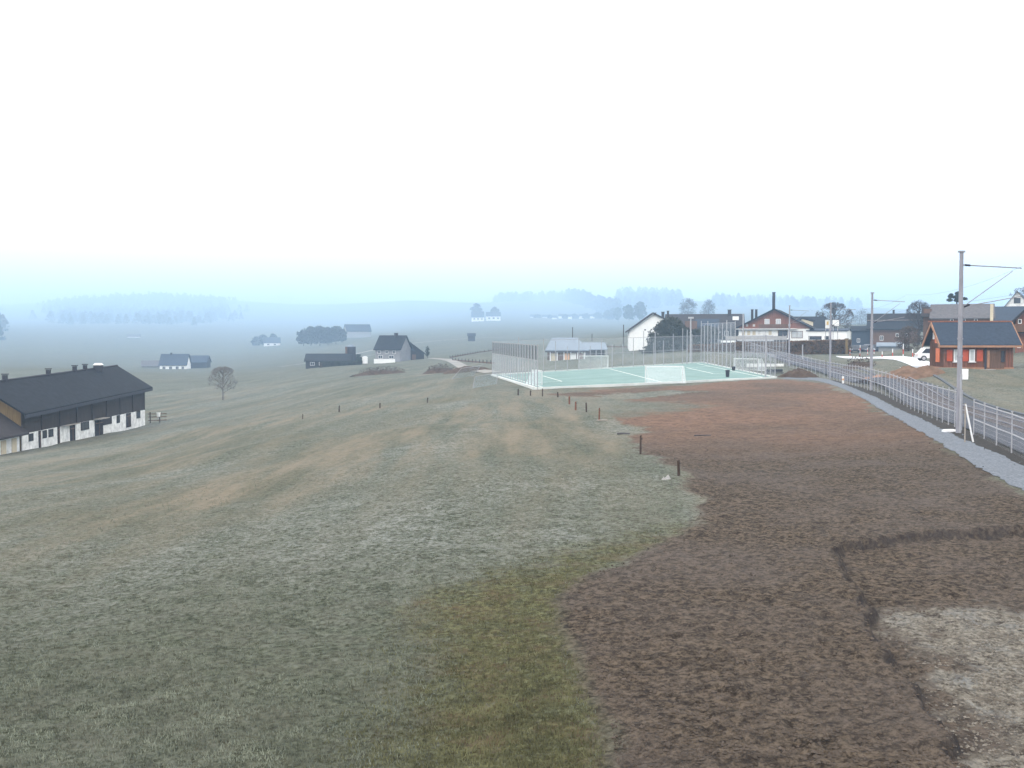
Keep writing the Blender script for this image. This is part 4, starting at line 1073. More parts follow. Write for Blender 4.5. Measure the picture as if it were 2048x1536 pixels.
# ------------------------------------------------------------------ pale road and things on it
rl = [P(1672,712,188), P(1720,714,176), P(1770,718,160), P(1820,722,145), P(1880,725,130)]
rr = [P(1680,714.5,184), P(1720,718,170), P(1770,726,150), P(1820,731,134), P(1880,736,122)]
for p in rl + rr: pass
b_ = MB(); L_ = resample(rl, 40); R_ = resample(rr, 40)
for i in range(39):
    q = [L_[i], R_[i], R_[i + 1], L_[i + 1]]
    z = [max(gz(p.x, p.y) + .05, p.z) for p in q]
    b_.hexa([(p.x, p.y, zz - .8) for p, zz in zip(q, z)] + [(p.x, p.y, zz + .02) for p, zz in zip(q, z)])
tag(b_.build('road', 'road_pale'), kind='structure')
def snow_pole(px, pb, pt, d, label, group):
    p = P(px, pb, d); h = (pb - pt) * d / FPX
    o = thing('snow_pole', label, 'marker pole', p, group=group)
    n = 4
    MB().tube((0, 0, -.3), (0, 0, h), .045, n=6).build('rod', 'white_paint', o)
    b_ = MB()
    for k in range(0, n, 2): b_.tube((0, 0, h * (k + .05) / n), (0, 0, h * (k + .98) / n), .055, n=6)
    b_.build('band', 'red_paint', o)
for i, (px, pb, pt, d) in enumerate([(1764,727,703,152),(1785,729,697,146),(1806,730,688,141),(1825,729,698,138),(1838,729,713,134),(1720,712,690,185),(1735,711,696,188),(1748,711,696,188),(1700,711,696,190)]):
    snow_pole(px, pb, pt, d, ['short red and white pole, leftmost along the pale road edge', 'red and white pole on road edge, next left of tallest', 'tallest red and white pole at the pale road edge', 'red and white pole right of the tallest one', 'shortest red and white pole close to the white car',
        'red pole behind the second mast by parked cars', 'red pole between mast and blue car', 'red pole in front of grey parked car', 'red pole at hedge end beside parked cars'][i], 'red and white poles along the road')
def car(p, yaw, mat, label, L=4.2, W=1.75, Hh=1.5, group=None):
    o = thing('parked_car', label, 'car', p, yaw, group=group)
    pr = [(-L / 2, .35), (-L / 2 + .05, .75), (-L * .28, .9), (-L * .14, Hh), (L * .26, Hh), (L * .42, .95), (L / 2, .85), (L / 2, .35)]
    MB().prism(pr, -W / 2, W / 2).build('body', mat, o)
    for s in (-1, 1):
        y = s * (W / 2 + .005)
        g = [(-L * .25, .92), (-L * .135, Hh - .1), (L * .24, Hh - .1), (L * .37, .95)]
        pts = [(x, y, z) for x, z in g]; MB().face(*(pts if s < 0 else pts[::-1])).build('side_window', 'glass', o)
        for x in (-L * .31, L * .30):
            t = MB().tube((x, s * (W / 2 - .2), .33), (x, s * (W / 2 + .02), .33), .33, n=16).build('wheel', 'tyre', o)
            MB().tube((x, s * (W / 2 + .02), .33), (x, s * (W / 2 + .03), .33), .2, n=12).build('rim', 'metal_grey', t)
        MB().box((-L / 2 - .0, s * W * .36, .68), (.06, .3, .14)).build('headlight', 'glass_pale', o)
        MB().box((L / 2 + .0, s * W * .36, .75), (.06, .25, .16)).build('tail_light', 'lamp_red', o)
    MB().hexa([(-L * .275, -W * .42, .93), (-L * .275, W * .42, .93), (-L * .155, W * .40, Hh - .08), (-L * .155, -W * .40, Hh - .08), (-L * .285, -W * .42, .94), (-L * .285, W * .42, .94), (-L * .165, W * .40, Hh - .07), (-L * .165, -W * .40, Hh - .07)]).build('windscreen', 'glass', o)
    MB().box((-L / 2 - .02, 0, .45), (.1, W * .95, .18)).build('bumper', 'metal_dark', o)
    return o
car(P(1712, 706, 205), R(70), 'car_dark', 'dark parked car just right of the hedge end', group='cars parked before the dark houses')
car(P(1727, 706, 207), R(65), 'car_blue', 'dark blue parked car left of the second mast', group='cars parked before the dark houses')
car(P(1755, 706, 205), R(75), 'car_blue', 'dark blue parked car right of the second mast', group='cars parked before the dark houses')
car(P(1739, 703, 222), R(20), 'car_grey', 'pale grey car parked behind the others at the mast', group='cars parked before the dark houses')
car(P(1770, 704, 222), R(10), 'car_white', 'small pale car parked by the grey garage', group='cars parked before the dark houses')
car(P(1863, 722, 128), R(172), 'car_white', 'white rounded car parked behind the red chalet corner', L=3.6, W=1.8, Hh=1.6)
# barrier and rubble by mound
p = G(1809, 755, 250); p = P(1808, 752, 112); o = thing('barrier', 'pale red striped barrier frame between rubble and the brown mound', 'barrier', p, R(5))
for s in (-.4, .4): MB().box((s, 0, .35), (.07, .07, 1.1)).build('leg', 'white_paint', o)
for z in (.45, .75): MB().box((0, 0, z), (.95, .05, .16)).build('board', 'orange_paint', o)

# ------------------------------------------------------------------ mounds
def mound(name, label, px, pb, d, wx, wy, h, mat, seed, cat='earth mound', rough=.5, bushes=0, yaw=0):
    p = P(px, pb, d); g = np.random.default_rng(seed)
    o = thing(name, label, cat, (p.x, p.y, gz(p.x, p.y) - .1), R(yaw)) if bushes else None
    n = 36; me_v = []; f = []
    xs = np.linspace(-1, 1, n)
    X, Y = np.meshgrid(xs, xs); rr = np.hypot(X, Y)
    z = np.clip(1 - rr ** 2, -.25, 1) ** 1 * h
    z = z * (1 + rough * fbm(X * 3 + seed, Y * 3, 4, seed)) + rough * .5 * h * fbm(X * 7, Y * 7 + seed, 3, seed + 1) * (rr < .97)
    co = np.stack([X * wx, Y * wy, z - .05], -1).reshape(-1, 3)
    for i in range(n - 1):
        for j in range(n - 1):
            a = i * n + j; f.append((a, a + 1, a + n + 1, a + n))
    me = bpy.data.meshes.new(name); me.from_pydata(co.tolist(), [], f); me.materials.append(MATS[mat]); me.update()
    me.polygons.foreach_set('use_smooth', [True] * len(f))
    if bushes:
        m_ = bpy.data.objects.new('heap', me); COL.objects.link(m_); m_.parent = o
        k = bushes; a = g.uniform(0, 2 * PI, k); rd = np.sqrt(g.uniform(0, 1, k))
        C = np.stack([np.cos(a) * rd * wx * .8, np.sin(a) * rd * wy * .8, np.zeros(k)], 1)
        C[:, 2] = h * (1 - rd ** 2) + g.uniform(0, .9, k)
        quad_cloud('scrub', 'brush', C, g.uniform(.08, .28, k), o, seed=seed, aspect=.25)
    else:
        o = bpy.data.objects.new(name, me); COL.objects.link(o); o.location = (p.x, p.y, gz(p.x, p.y) - .1); o.rotation_euler = (0, 0, R(yaw)); tag(o, label, cat)
    return o
mound('earth_mound', 'dark earth mound with reddish patch at the pitch corner by path', 1597, 756, 131, 2.7, 2.2, 1.1, 'earth', 3, rough=.8)
mound('earth_mound', 'broad brown earth mound below the red chalet', 1836, 757, 100, 3.1, 3.2, .95, 'earth_warm', 4, rough=.9)
mound('rubble_heap', 'heap of reddish rubble stones right of the second mast', 1772, 748, 113, 2.9, 2.0, .7, 'rubble', 5, cat='rubble heap', rough=1.2)
mound('grass_mound', 'low grey green weedy mound left of the second mast', 1722, 736, 140, 2.4, 2.5, .8, 'brush', 6, cat='weedy mound', rough=.8, bushes=250)
mound('scrub_bank', 'brown scrubby bank below the meadow farmhouse', 765, 756, 232, 2.6, 9.0, 1.0, 'earth', 7, cat='bank', rough=.7, bushes=700, yaw=-35)
mound('scrub_bank', 'small brown scrubby heap left of the court fence', 882, 750, 215, 2.6, 5.0, 1.1, 'earth', 8, cat='bank', rough=.8, bushes=500, yaw=-35)
mound('earth_mound', 'long low reddish earth ridge touching the left court fence', 945, 742, 196, 5.2, 4.0, .9, 'earth', 9, rough=.8)
# rubble stones
def rocks(name, label, n, pick, s0, s1, mat, kind='stuff', seed=1):
    g = np.random.default_rng(seed); v = []; f = []
    for i in range(n):
        x, y, zz = pick(g); s = g.uniform(s0, s1)
        base = np.array([(1,0,0),(0,1,0),(-1,0,0),(0,-1,0),(0,0,.8),(0,0,-.8)], float)
        base = base * s * g.uniform(.6, 1.35, (6, 3)); a = g.uniform(0, 6.3); c, sn = math.cos(a), math.sin(a)
        base = np.stack([base[:, 0] * c - base[:, 1] * sn, base[:, 0] * sn + base[:, 1] * c, base[:, 2]], 1) + (x, y, zz)
        k = len(v); v += base.tolist()
        for t in ((0,1,4),(1,2,4),(2,3,4),(3,0,4),(1,0,5),(2,1,5),(3,2,5),(0,3,5)): f.append(tuple(k + q for q in t))
    me = bpy.data.meshes.new(name); me.from_pydata(v, [], f); me.materials.append(MATS[mat]); me.update()
    o = bpy.data.objects.new(name, me); COL.objects.link(o); tag(o, kind=kind)
    if label: tag(o, label, 'stones')
    return o

# translucent mesh pieces left of the pitch
def mesh_piece(px0, px1, pt, pb, d0, d1, label, lean):
    a = P(px0, pb, d0); c = P(px1, pb - 3, d1)
    a.z = gz(a.x, a.y); c.z = gz(c.x, c.y)
    h = (pb - pt) * (d0 + d1) / 2 / FPX
    o = thing('mesh_panel', label, 'mesh panel', a)
    b_ = MB(); L = (c - a).length
    up = Vector((lean, 0, h))
    b_.face((0, 0, 0), c - a, c - a + up, up, uv=[(.003, .003), (L, .003), (L, h), (.003, h)]); b_.build('mesh', 'net_roll', o)
    MB().tube((0, 0, 0), up, .04).tube(c - a, c - a + up, .04).tube(up, c - a + up, .03).build('frame', 'metal_post', o)
mesh_piece(903, 944, 757, 779, 150, 158, 'leaning pale blue mesh panel left of the court fence foot', 1.4)
mesh_piece(946, 993, 762, 785, 118, 124, 'low see-through mesh panel before the left pitch corner', .2)

# ------------------------------------------------------------------ stakes etc.
for i, (px, pb, pt, red) in enumerate([(1036,792,778,0),(1061,793,781,0),(1085,794,777,0),(1116,795,784,0),(1139,808,793,1),(1151,819,803,1),(1173,825,805,0),(1198,840,816,1),(1281,908,870,0),(1358,955,920,0),
                                       (678,824,811,0),(855,805,795,0),(605,838,828,0),(760,816,806,0)]):
    p = G(px, pb); h = (pb - pt) * p.y / FPX
    labs = ['thin stake before the left pitch corner, leftmost of its row', 'thin stake between two others under the pitch corner', 'dark stake directly under the near left pitch corner', 'short dark stake just right of the pitch corner stake',
            'small reddish stake where the stake row turns downhill', 'reddish stake just below the turning point of the row', 'slim dark stake left of the thick reddish one', 'thick reddish stake with a white stick at its foot',
            'tall dark stake on the bare soil edge above the lowest one', 'lowest dark stake on soil edge beside pale stone', 'lone stake in left meadow below the scrubby bank', 'lone stake in meadow left of the pale mesh panel', 'leftmost lone stake on meadow ridge right of the barn', 'lone stake midway along the meadow ridge']
    o = thing('fence_stake', labs[i], 'stake', p, random.uniform(0, 3), group='wooden stakes around the field edge')
    w = .042 if pb > 830 else .055
    MB().hexa([(-w, -w, -.3), (w, -w, -.3), (w, w, -.3), (-w, w, -.3), (-w * .8 + .03, -w * .8, h), (w * .8 + .03, -w * .8, h), (w * .8 + .03, w * .8, h - .03), (-w * .8 + .03, w * .8, h - .03)]).build('stake', 'stake_red' if red else 'stake', o)
    MB().box((.03, -w - .02, h * .8), (.04, .05, .05)).build('insulator', 'metal_dark', o)
def lying(px, py, L, r, yaw, mat, name, label, cat):
    p = G(px, py); c, s = math.cos(yaw) * L / 2, math.sin(yaw) * L / 2
    b_ = MB().tube((-c, -s, r * .8), (0, 0, r * 1.1), r, r * .95, n=7).tube((0, 0, r * 1.1), (c, s, r), r * .95, r * .7, n=7)
    o = b_.build(name, mat); o.location = p; tag(o, label, cat)
lying(1204, 843, .7, .05, .2, 'plank', 'stick', 'short white stick lying at the thick reddish stake', 'stick')
lying(1247, 869, .7, .055, -.15, 'bark_pale', 'log', 'pale log lying in the grass left of the tall dark stake', 'log')
lying(1405, 872, .9, .035, .1, 'bark_pale', 'stick', 'grey stick lying across the bare brown soil', 'stick')
p = G(1329, 962); s_ = rocks('field_stone', None, 3, lambda g: (g.uniform(-.15, .15), g.uniform(-.1, .1), .05), .1, .18, 'stone', None, 4); s_.location = p; tag(s_, 'pale stone lying beside the lowest dark stake', 'stone')
if 'kind' in s_: del s_['kind']
p = G(1899, 864); o = MB().box((0, 0, .05), (.6, .4, .1)).box((0, 0, .11), (.48, .28, .04)).build('slab', 'white_paint'); o.location = p; o.rotation_euler = (0, 0, .15); tag(o, 'white concrete slab on gravel path at foot of nearest mast', 'slab')
p = P(1686, 765, 113); o = thing('marker_post', 'white and orange marker post at the fence foot', 'marker post', (p.x, p.y, gz(p.x, p.y)))
MB().tube((0, 0, -.2), (0, 0, .75), .11, n=8).build('shaft', 'white_paint', o); MB().tube((0, 0, .3), (0, 0, .5), .12, n=8).build('band', 'orange_paint', o)
# leaning strut by mast 1 fence end
p = P(1932, 872, 47.5); q = P(1929, 790, 47.5)
o = thing('fence_strut', 'slanted white strut at the fence gap beside nearest mast', 'strut', (p.x, p.y, gz(p.x, p.y)))
MB().tube((.35, 0, -.1), (-.05, 0, 1.7), .04).build('strut', 'white_paint', o); MB().tube((-.05, 0, -.2), (-.05, 0, 1.75), .035).build('post', 'plank', o)
# gate by barn
p = P(310, 848, 143); o = thing('gate', 'small wooden gate with white bucket at far barn corner', 'gate', p, R(20))
for x in (-.6, .6): MB().box((x, 0, .5), (.14, .14, 2.2)).build('post', 'stake', o)
for z in (.5, .95, 1.35): MB().box((.3, 0, z), (2.4, .06, .1)).build('rail', 'wood_brown', o)
bk = thing('bucket', 'white bucket hanging at wooden gate by barn corner', 'bucket', P(317, 829, 143)); MB().tube((0, 0, -.3), (0, 0, .3), .2, .27, n=10).build('pail', 'white_wall', bk); MB().tube((-.25, 0, .32), (.25, 0, .32), .02, n=5).build('handle', 'metal_dark', bk)
# low road walls in the middle distance
for (pts, lab) in (([P(900,716,330), P(930,710,360), P(960,706,390), P(1010,702,420)], 'dark low fence line rising right across the meadow'), ([P(905,720,300), P(945,722,270), P(990,723,240)], 'dark low fence line running to the court fence'), ([P(1120,690,330), P(1180,688,310), P(1255,686,285)], 'dark low fence line behind the club shelter')):
    a = pts[0]; o = thing('meadow_fence', lab, 'fence', a)
    b_ = MB(); pp = MB()
    for u, v in zip(pts, pts[1:]):
        for t0 in range(6):
            q0 = u.lerp(v, t0 / 6); q1 = u.lerp(v, (t0 + 1) / 6); z0 = gz(q0.x, q0.y) - a.z; z1 = gz(q1.x, q1.y) - a.z
            b_.hexa([(q0.x - a.x, q0.y - a.y, z0 - .3), (q1.x - a.x, q1.y - a.y, z1 - .3), (q1.x - a.x, q1.y - a.y + .15, z1 - .3), (q0.x - a.x, q0.y - a.y + .15, z0 - .3), (q0.x - a.x, q0.y - a.y, z0 + .35), (q1.x - a.x, q1.y - a.y, z1 + .35), (q1.x - a.x, q1.y - a.y + .15, z1 + .35), (q0.x - a.x, q0.y - a.y + .15, z0 + .35)])
            pp.box((q0.x - a.x, q0.y - a.y - .1, z0 + .3), (.16, .16, 1.0))
    b_.build('boards', 'wood_brown', o); pp.build('posts', 'wood_dark', o)

for k_, pts in enumerate(([(690,690,470),(800,680,530),(935,676,560),(1010,676,560)], [(560,700,420),(700,693,452),(800,690,465)], [(985,748,165),(940,735,215),(900,722,300),(860,720,345)])):
    A_ = [P(px, py, far(d)) for px, py, d in pts]
    strip('lane', off(dens(A_, 6), -1.3), off(dens(A_, 6), 1.3), 'lane', .12)
# ------------------------------------------------------------------ trees
def bare_tree(px, pb, pt, wpx, d, label, seed, mat='twig', trunk='bark', n0=8, lev=4, thin=1.0, tf=.22, group=None):
    d = far(d); p = P(px, pb, d); h = (pb - pt) * d / FPX; w = wpx * d / FPX
    g = random.Random(seed)
    o = thing('bare_tree', label, 'tree', p, group=group)
    t = MB(); c = MB(); r0 = h * .022; rmin = .011 * d / 100 * thin
    cen = Vector((0, 0, h * (.5 + tf * .45))); ex = Vector((w / 2, w / 2, h * (.5 - tf * .45)))
    def clip(e):
        q = Vector(((e.x - cen.x) / ex.x, (e.y - cen.y) / ex.y, (e.z - cen.z) / ex.z)); l = q.length
        if l > 1: q /= l * g.uniform(1.0, 1.12); e = Vector((cen.x + q.x * ex.x, cen.y + q.y * ex.y, cen.z + q.z * ex.z))
        return e
    def seg(mb, a, b, ra, rb):
        m = a.lerp(b, .5) + Vector((g.uniform(-1, 1), g.uniform(-1, 1), g.uniform(-.3, 1))) * (b - a).length * .06
        ra = max(ra, rmin); rb = max(rb, rmin)
        mb.tube(a, m, ra, (ra + rb) / 2, n=4, cap=False); mb.tube(m, b, (ra + rb) / 2, rb, n=4, cap=False)
    def rnd(): return Vector((g.gauss(0, 1), g.gauss(0, 1), g.gauss(0, 1))).normalized()
    t.tube((0, 0, -.6), (0, 0, h * tf), r0 * 1.3, r0, n=8, cap=False); seg(t, Vector((0, 0, h * tf)), Vector((w * .03, 0, h * .86)), r0, r0 * .25)
    for i in range(18):
        f = i / 18 * .95; a = Vector((w * .03 * f, 0, h * (tf + f * (.86 - tf))))
        az = i * 2.4 + g.uniform(-.4, .4); el = g.uniform(.0, .6) + f * .8
        b = clip(a + Vector((math.cos(az) * math.cos(el), math.sin(az) * math.cos(el), math.sin(el))) * h * .5)
        seg(t, a, b, r0 * .45, r0 * .1); d1 = (b - a).normalized()
        for j in range(n0):
            a2 = a.lerp(b, g.uniform(.25, 1)); b2 = clip(a2 + (d1 * .7 + rnd() * .8 + Vector((0, 0, .25))).normalized() * h * g.uniform(.12, .24))
            seg(c, a2, b2, r0 * .16, r0 * .05); d2 = (b2 - a2).normalized()
            for q in range(6):
                a3 = a2.lerp(b2, g.uniform(.3, 1)); b3 = clip(a3 + (d2 * .7 + rnd() * .8).normalized() * h * g.uniform(.05, .12)); seg(c, a3, b3, rmin, rmin * .8)
                for e in range(2):
                    a4 = a3.lerp(b3, g.uniform(.3, 1)); b4 = clip(a4 + (d2 * .5 + rnd()).normalized() * h * g.uniform(.03, .07)); c.tube(a4, b4, rmin, rmin * .7, n=3, cap=False)
    t.build('trunk', trunk, o); c.build('crown', mat, o)
    return o
def leaf_tree(name, px, pb, pt, wpx, d, label, seed, mat, shape='round', n=1500, leaf=.25, cat='tree', group=None, gap=.0, aspect=.7):
    leaf *= far(d) / d; d = far(d); p = P(px, pb, d); h = (pb - pt) * d / FPX; w = wpx * d / FPX; g = np.random.default_rng(seed)
    o = thing(name, label, cat, p, group=group)
    MB().tube((0, 0, -.6), (0, 0, h * .75), h * .025, h * .008, n=7, cap=False).build('trunk', 'bark', o)
    # clumps
    k = max(70, n // 30); C = []
    z = g.uniform(.10, 1, k) if shape != 'round' else g.uniform(.16, 1, k)
    a = g.uniform(0, 2 * PI, k)
    if shape == 'cone': rad = (1 - z) ** .8 * .5 + .03
    elif shape == 'column': rad = .5 * np.sqrt(np.clip(1 - (2 * z - 1) ** 4, 0, 1))
    elif shape == 'yew': rad = .5 * np.clip(1.15 - z ** 2.2, .15, 1)
    else: rad = .5 * np.sqrt(np.clip(1 - (2 * (z - .1) / .9 - 1) ** 2, 0, 1))
    rr = np.sqrt(g.uniform(.05, 1, k)) * rad
    cl = np.stack([np.cos(a) * rr * w, np.sin(a) * rr * w, z * h], 1)
    cs = g.uniform(.08, .17, k) * min(w, h) * (1.4 if d > 500 else 1)
    ci = g.integers(0, k, n)
    D = g.normal(size=(n, 3)); D /= np.linalg.norm(D, axis=1)[:, None]; D *= g.uniform(.3, 1, n)[:, None] ** .5
    D[:, 2] *= .75
    pts = cl[ci] + D * cs[ci][:, None]
    pts[:, 2] = np.maximum(pts[:, 2], .1)
    quad_cloud('crown', mat, pts, g.uniform(.6, 1.3, n) * leaf, o, seed=seed, aspect=aspect)
    return o
bare_tree(446, 803, 731, 62, 190, 'lone bare round tree in the left meadow beside the barn', 11, thin=.5, mat='twig_pale', trunk='twig_pale')
bare_tree(1668, 690, 604, 78, 300, 'wide bare grey tree behind the square white sign', 12, mat='twig', thin=.9)
bare_tree(1837, 706, 598, 56, 215, 'tall bare tree with dark forked trunk left of shingle roof', 13, tf=.35, n0=6, thin=.6)
bare_tree(2062, 640, 570, 90, 320, 'bare tree above pale gable house at the right edge', 14, thin=.9)
leaf_tree('round_tree', 1376, 650, 599, 34, 600, 'misty rounded tree above the dark long roof, left and larger', 21, 'twig', n=4500, leaf=.30, group='misty trees behind the village', aspect=.35)
leaf_tree('round_tree', 1417, 650, 602, 30, 610, 'misty rounded tree above the dark long roof, right and smaller', 22, 'twig', n=3600, leaf=.30, group='misty trees behind the village', aspect=.35)
leaf_tree('round_tree', 1723, 680, 622, 44, 600, 'misty tree between slim mast and second mast', 23, 'twig', n=3600, leaf=.30, group='misty trees behind the village', aspect=.35)
leaf_tree('yew', 1342, 706, 640, 96, 240, 'big dark evergreen yew covering the white gable house', 31, 'conifer_warm', 'yew', n=11000, leaf=.26)
leaf_tree('shrub', 1300, 712, 692, 40, 236, 'low dark shrub at foot of the white gable house', 32, 'hedge_green', n=1500, leaf=.2, cat='shrub')
leaf_tree('shrub', 1412, 694, 655, 62, 246, 'dark green shrub between yew and chalet', 33, 'hedge_green', n=3000, leaf=.22, cat='shrub')
leaf_tree('shrub', 1817, 708, 656, 52, 178, 'brown round leafless bush left of the red chalet', 34, 'brush', n=4200, leaf=.13, cat='shrub', aspect=.3)
leaf_tree('shrub', 1857, 706, 630, 40, 215, 'dark tall bush behind left gable of the red chalet', 35, 'hedge_green', n=1800, leaf=.2, cat='shrub')
leaf_tree('cypress', 717, 727, 708, 12, 331, 'small dark cypress at the end of meadow hedge', 36, 'conifer', 'column', n=700, leaf=.2)
leaf_tree('cypress', 855, 714, 693, 8, 345, 'narrow dark tree alone right of the hay barn', 37, 'conifer', 'column', n=500, leaf=.2)
# pine behind barn roof with layered boughs
p = P(1913, 640, 200); k = 200 / FPX; o = thing('pine_tree', 'dark pine with ragged layered crown above the shingle barn roof', 'tree', (p.x, p.y, p.z - 2))
MB().tube((0, 0, -2), (0, 0, 56 * k + 2), .28, .1).build('trunk', 'bark', o)
g = np.random.default_rng(5); C = []
for (bx, bz, br, bh) in ((-12, 40, 7, 4), (-9, 47, 6, 3.5), (0, 53, 8, 4), (-2, 45, 8, 4), (8, 50, 7, 3.5), (10, 42, 7, 3), (2, 39, 9, 4), (-14, 50, 4, 2.5)):
    n = 500; D = g.normal(size=(n, 3)); D /= np.linalg.norm(D, axis=1)[:, None]; D *= g.uniform(.2, 1, (n, 1))
    C.append(np.array([bx * k, g.uniform(-1, 1), bz * k + 2.0]) + D * np.array([br * k, br * k, bh * k]))
quad_cloud('crown', 'conifer', np.concatenate(C), g.uniform(.08, .2, 4000), o, seed=5, aspect=.5)
# grove left of centre and other misty trees
for i, (px, pb, pt, w) in enumerate([(607,690,662,24),(622,690,656,30),(640,690,655,30),(656,688,657,28),(672,686,656,30),(684,684,660,20)]):
    leaf_tree('grove_tree', px, pb, pt, w, 600, 'broad misty tree in the dark grove left of the meadow farmhouse', 40 + i, 'forest', n=2200, leaf=.6, group='grove trees in the mist')
for i, (px, pb, pt, w) in enumerate([(512,692,676,16),(526,690,672,18),(545,688,670,18)]):
    leaf_tree('grove_tree', px, pb, pt, w, 700, 'faint misty tree around the pale house left of grove', 50 + i, 'forest', n=1100, leaf=.7, group='faint trees by the pale house')
for i, (px, pb, pt, w, d) in enumerate([(953,632,610,20,930),(990,630,616,16,930),(1075,640,630,14,1000),(1100,640,631,12,1000),(1130,638,630,12,1000),(1150,638,629,14,1000),(1172,638,628,14,1000),(1196,638,626,16,1000),(1215,640,622,16,950),(1236,642,616,14,900),(1258,640,612,22,800),(1280,640,606,24,800),(1225,640,618,14,960)]):
    leaf_tree('misty_tree', px, pb, pt, w, d, ['fog faded tree behind the two white houses on upper meadow', 'fog faded tree in the far row across the valley'][i > 1], 60 + i, 'forest', n=900, leaf=.9, group=['trees behind the misty white houses', 'far row of trees in fog'][i > 1])
# far woods, one mass each
def wood(label, spots, seed, hh, leaf):
    g = np.random.default_rng(seed); C = []; S = []
    for (px, py, d) in spots:
        sc = far(d) / d; d = far(d)
        p = P(px, py, d); z = gz(p.x, p.y); h = hh * sc * g.uniform(.7, 1.3); w = h * g.uniform(.35, .55); n = 80
        t = g.uniform(0, 1, n); a = g.uniform(0, 2 * PI, n); r = (1 - t) ** .7 * w * np.sqrt(g.uniform(.2, 1, n)) + .3
        C.append(np.stack([p.x + np.cos(a) * r, p.y + np.sin(a) * r, z + t * h], 1)); S.append(g.uniform(.6, 1.3, n) * leaf * sc)
    o = quad_cloud('forest', 'forest', np.concatenate(C), np.concatenate(S), seed=seed); tag(o, label, 'forest', kind='stuff')
g = np.random.default_rng(3)
wood('hazy forest strip on the left hillside', [(110 + 335 * g.uniform(0, 1) + 20 * g.normal(), 650, 980 + 560 * math.sqrt(g.uniform(0, 1))) for i in range(900)], 1, 8.5, 1.0)
wood('dark hazy wood at the left picture edge', [(g.uniform(-140, 8), 670, g.uniform(700, 1000)) for i in range(90)], 4, 11, 1.2)
wood('fog faded forest along the far ridge', [(g.uniform(990, 1140), g.uniform(600, 603), g.uniform(1400, 1750)) for i in range(160)], 2, 10, 1.5)
wood('blue hazy wood running down the far ridge', [(1135 + t * 100 + g.uniform(-6, 6), 603 + t * 24 + g.uniform(-10, 3), 1350 - 300 * t) for t in g.uniform(0, 1, 150)], 3, 13, 1.4)
wood('hazy wood behind the village roofs', [(g.uniform(1425, 1720), 640, g.uniform(1150, 1600)) for i in range(160)], 6, 10, 1.2)
wood('hazy wood left of the misty round trees', [(g.uniform(1235, 1360), 625, g.uniform(1150, 1550)) for i in range(120)], 8, 13, 1.4)

# hedges
def hedge(px0, pb0, d0, px1, pb1, d1, hpx, th, label, mat, n, seed):
    a, c = P(px0, pb0, d0), P(px1, pb1, d1); h = hpx * (d0 + d1) / 2 / FPX; g = np.random.default_rng(seed)
    o = thing('hedge', label, 'hedge', a); ax = c - a
    t = g.uniform(0, 1, n); u = g.uniform(-.5, .5, n); v = g.uniform(0, 1, n)
    s = g.integers(0, 3, n); u = np.where(s == 0, -.5, u); v = np.where(s == 1, 1.0, v)
    nrm = Vector((-ax.y, ax.x, 0)).normalized()
    C = np.stack([ax.x * t + nrm.x * u * th, ax.y * t + nrm.y * u * th, ax.z * t + v * h], 1) + g.normal(size=(n, 3)) * .06
    quad_cloud('foliage', mat, C, g.uniform(.06, .16, n), o, seed=seed)
    q = [Vector((0, 0, -.4)) - nrm * th * .42, ax + Vector((0, 0, -.4)) - nrm * th * .42, ax + Vector((0, 0, -.4)) + nrm * th * .42, Vector((0, 0, -.4)) + nrm * th * .42]
    MB().hexa(q + [p + Vector((0, 0, h + .3)) for p in q]).build('stems', 'earth_dark', o)
hedge(1578, 710, 196, 1698, 706, 200, 26, 1.4, 'clipped brown beech hedge below the chalet annex', 'hedge_leaf', 9000, 1)
hedge(1470, 707, 214, 1580, 708, 200, 22, 1.4, 'dark brown hedge under chalet terrace behind the pitch', 'hedge_leaf', 6000, 2)
hedge(642, 736, 312, 722, 733, 322, 11, 1.6, 'low dark hedge in front of meadow shed', 'hedge_green', 5000, 3)
hedge(1380, 708, 226, 1470, 707, 216, 18, 1.4, 'dull brown hedge between yew and chalet terrace', 'hedge_leaf', 4000, 4)
p = P(1693, 708, 198); o = thing('gate_post', 'pale wooden gate post at the right end of brown hedge', 'post', p)
MB().box((0, 0, 1.3), (.42, .42, 3.0)).build('shaft', 'wood_ochre', o); MB().box((0, 0, 2.85), (.56, .56, .14)).build('cap', 'plank', o)

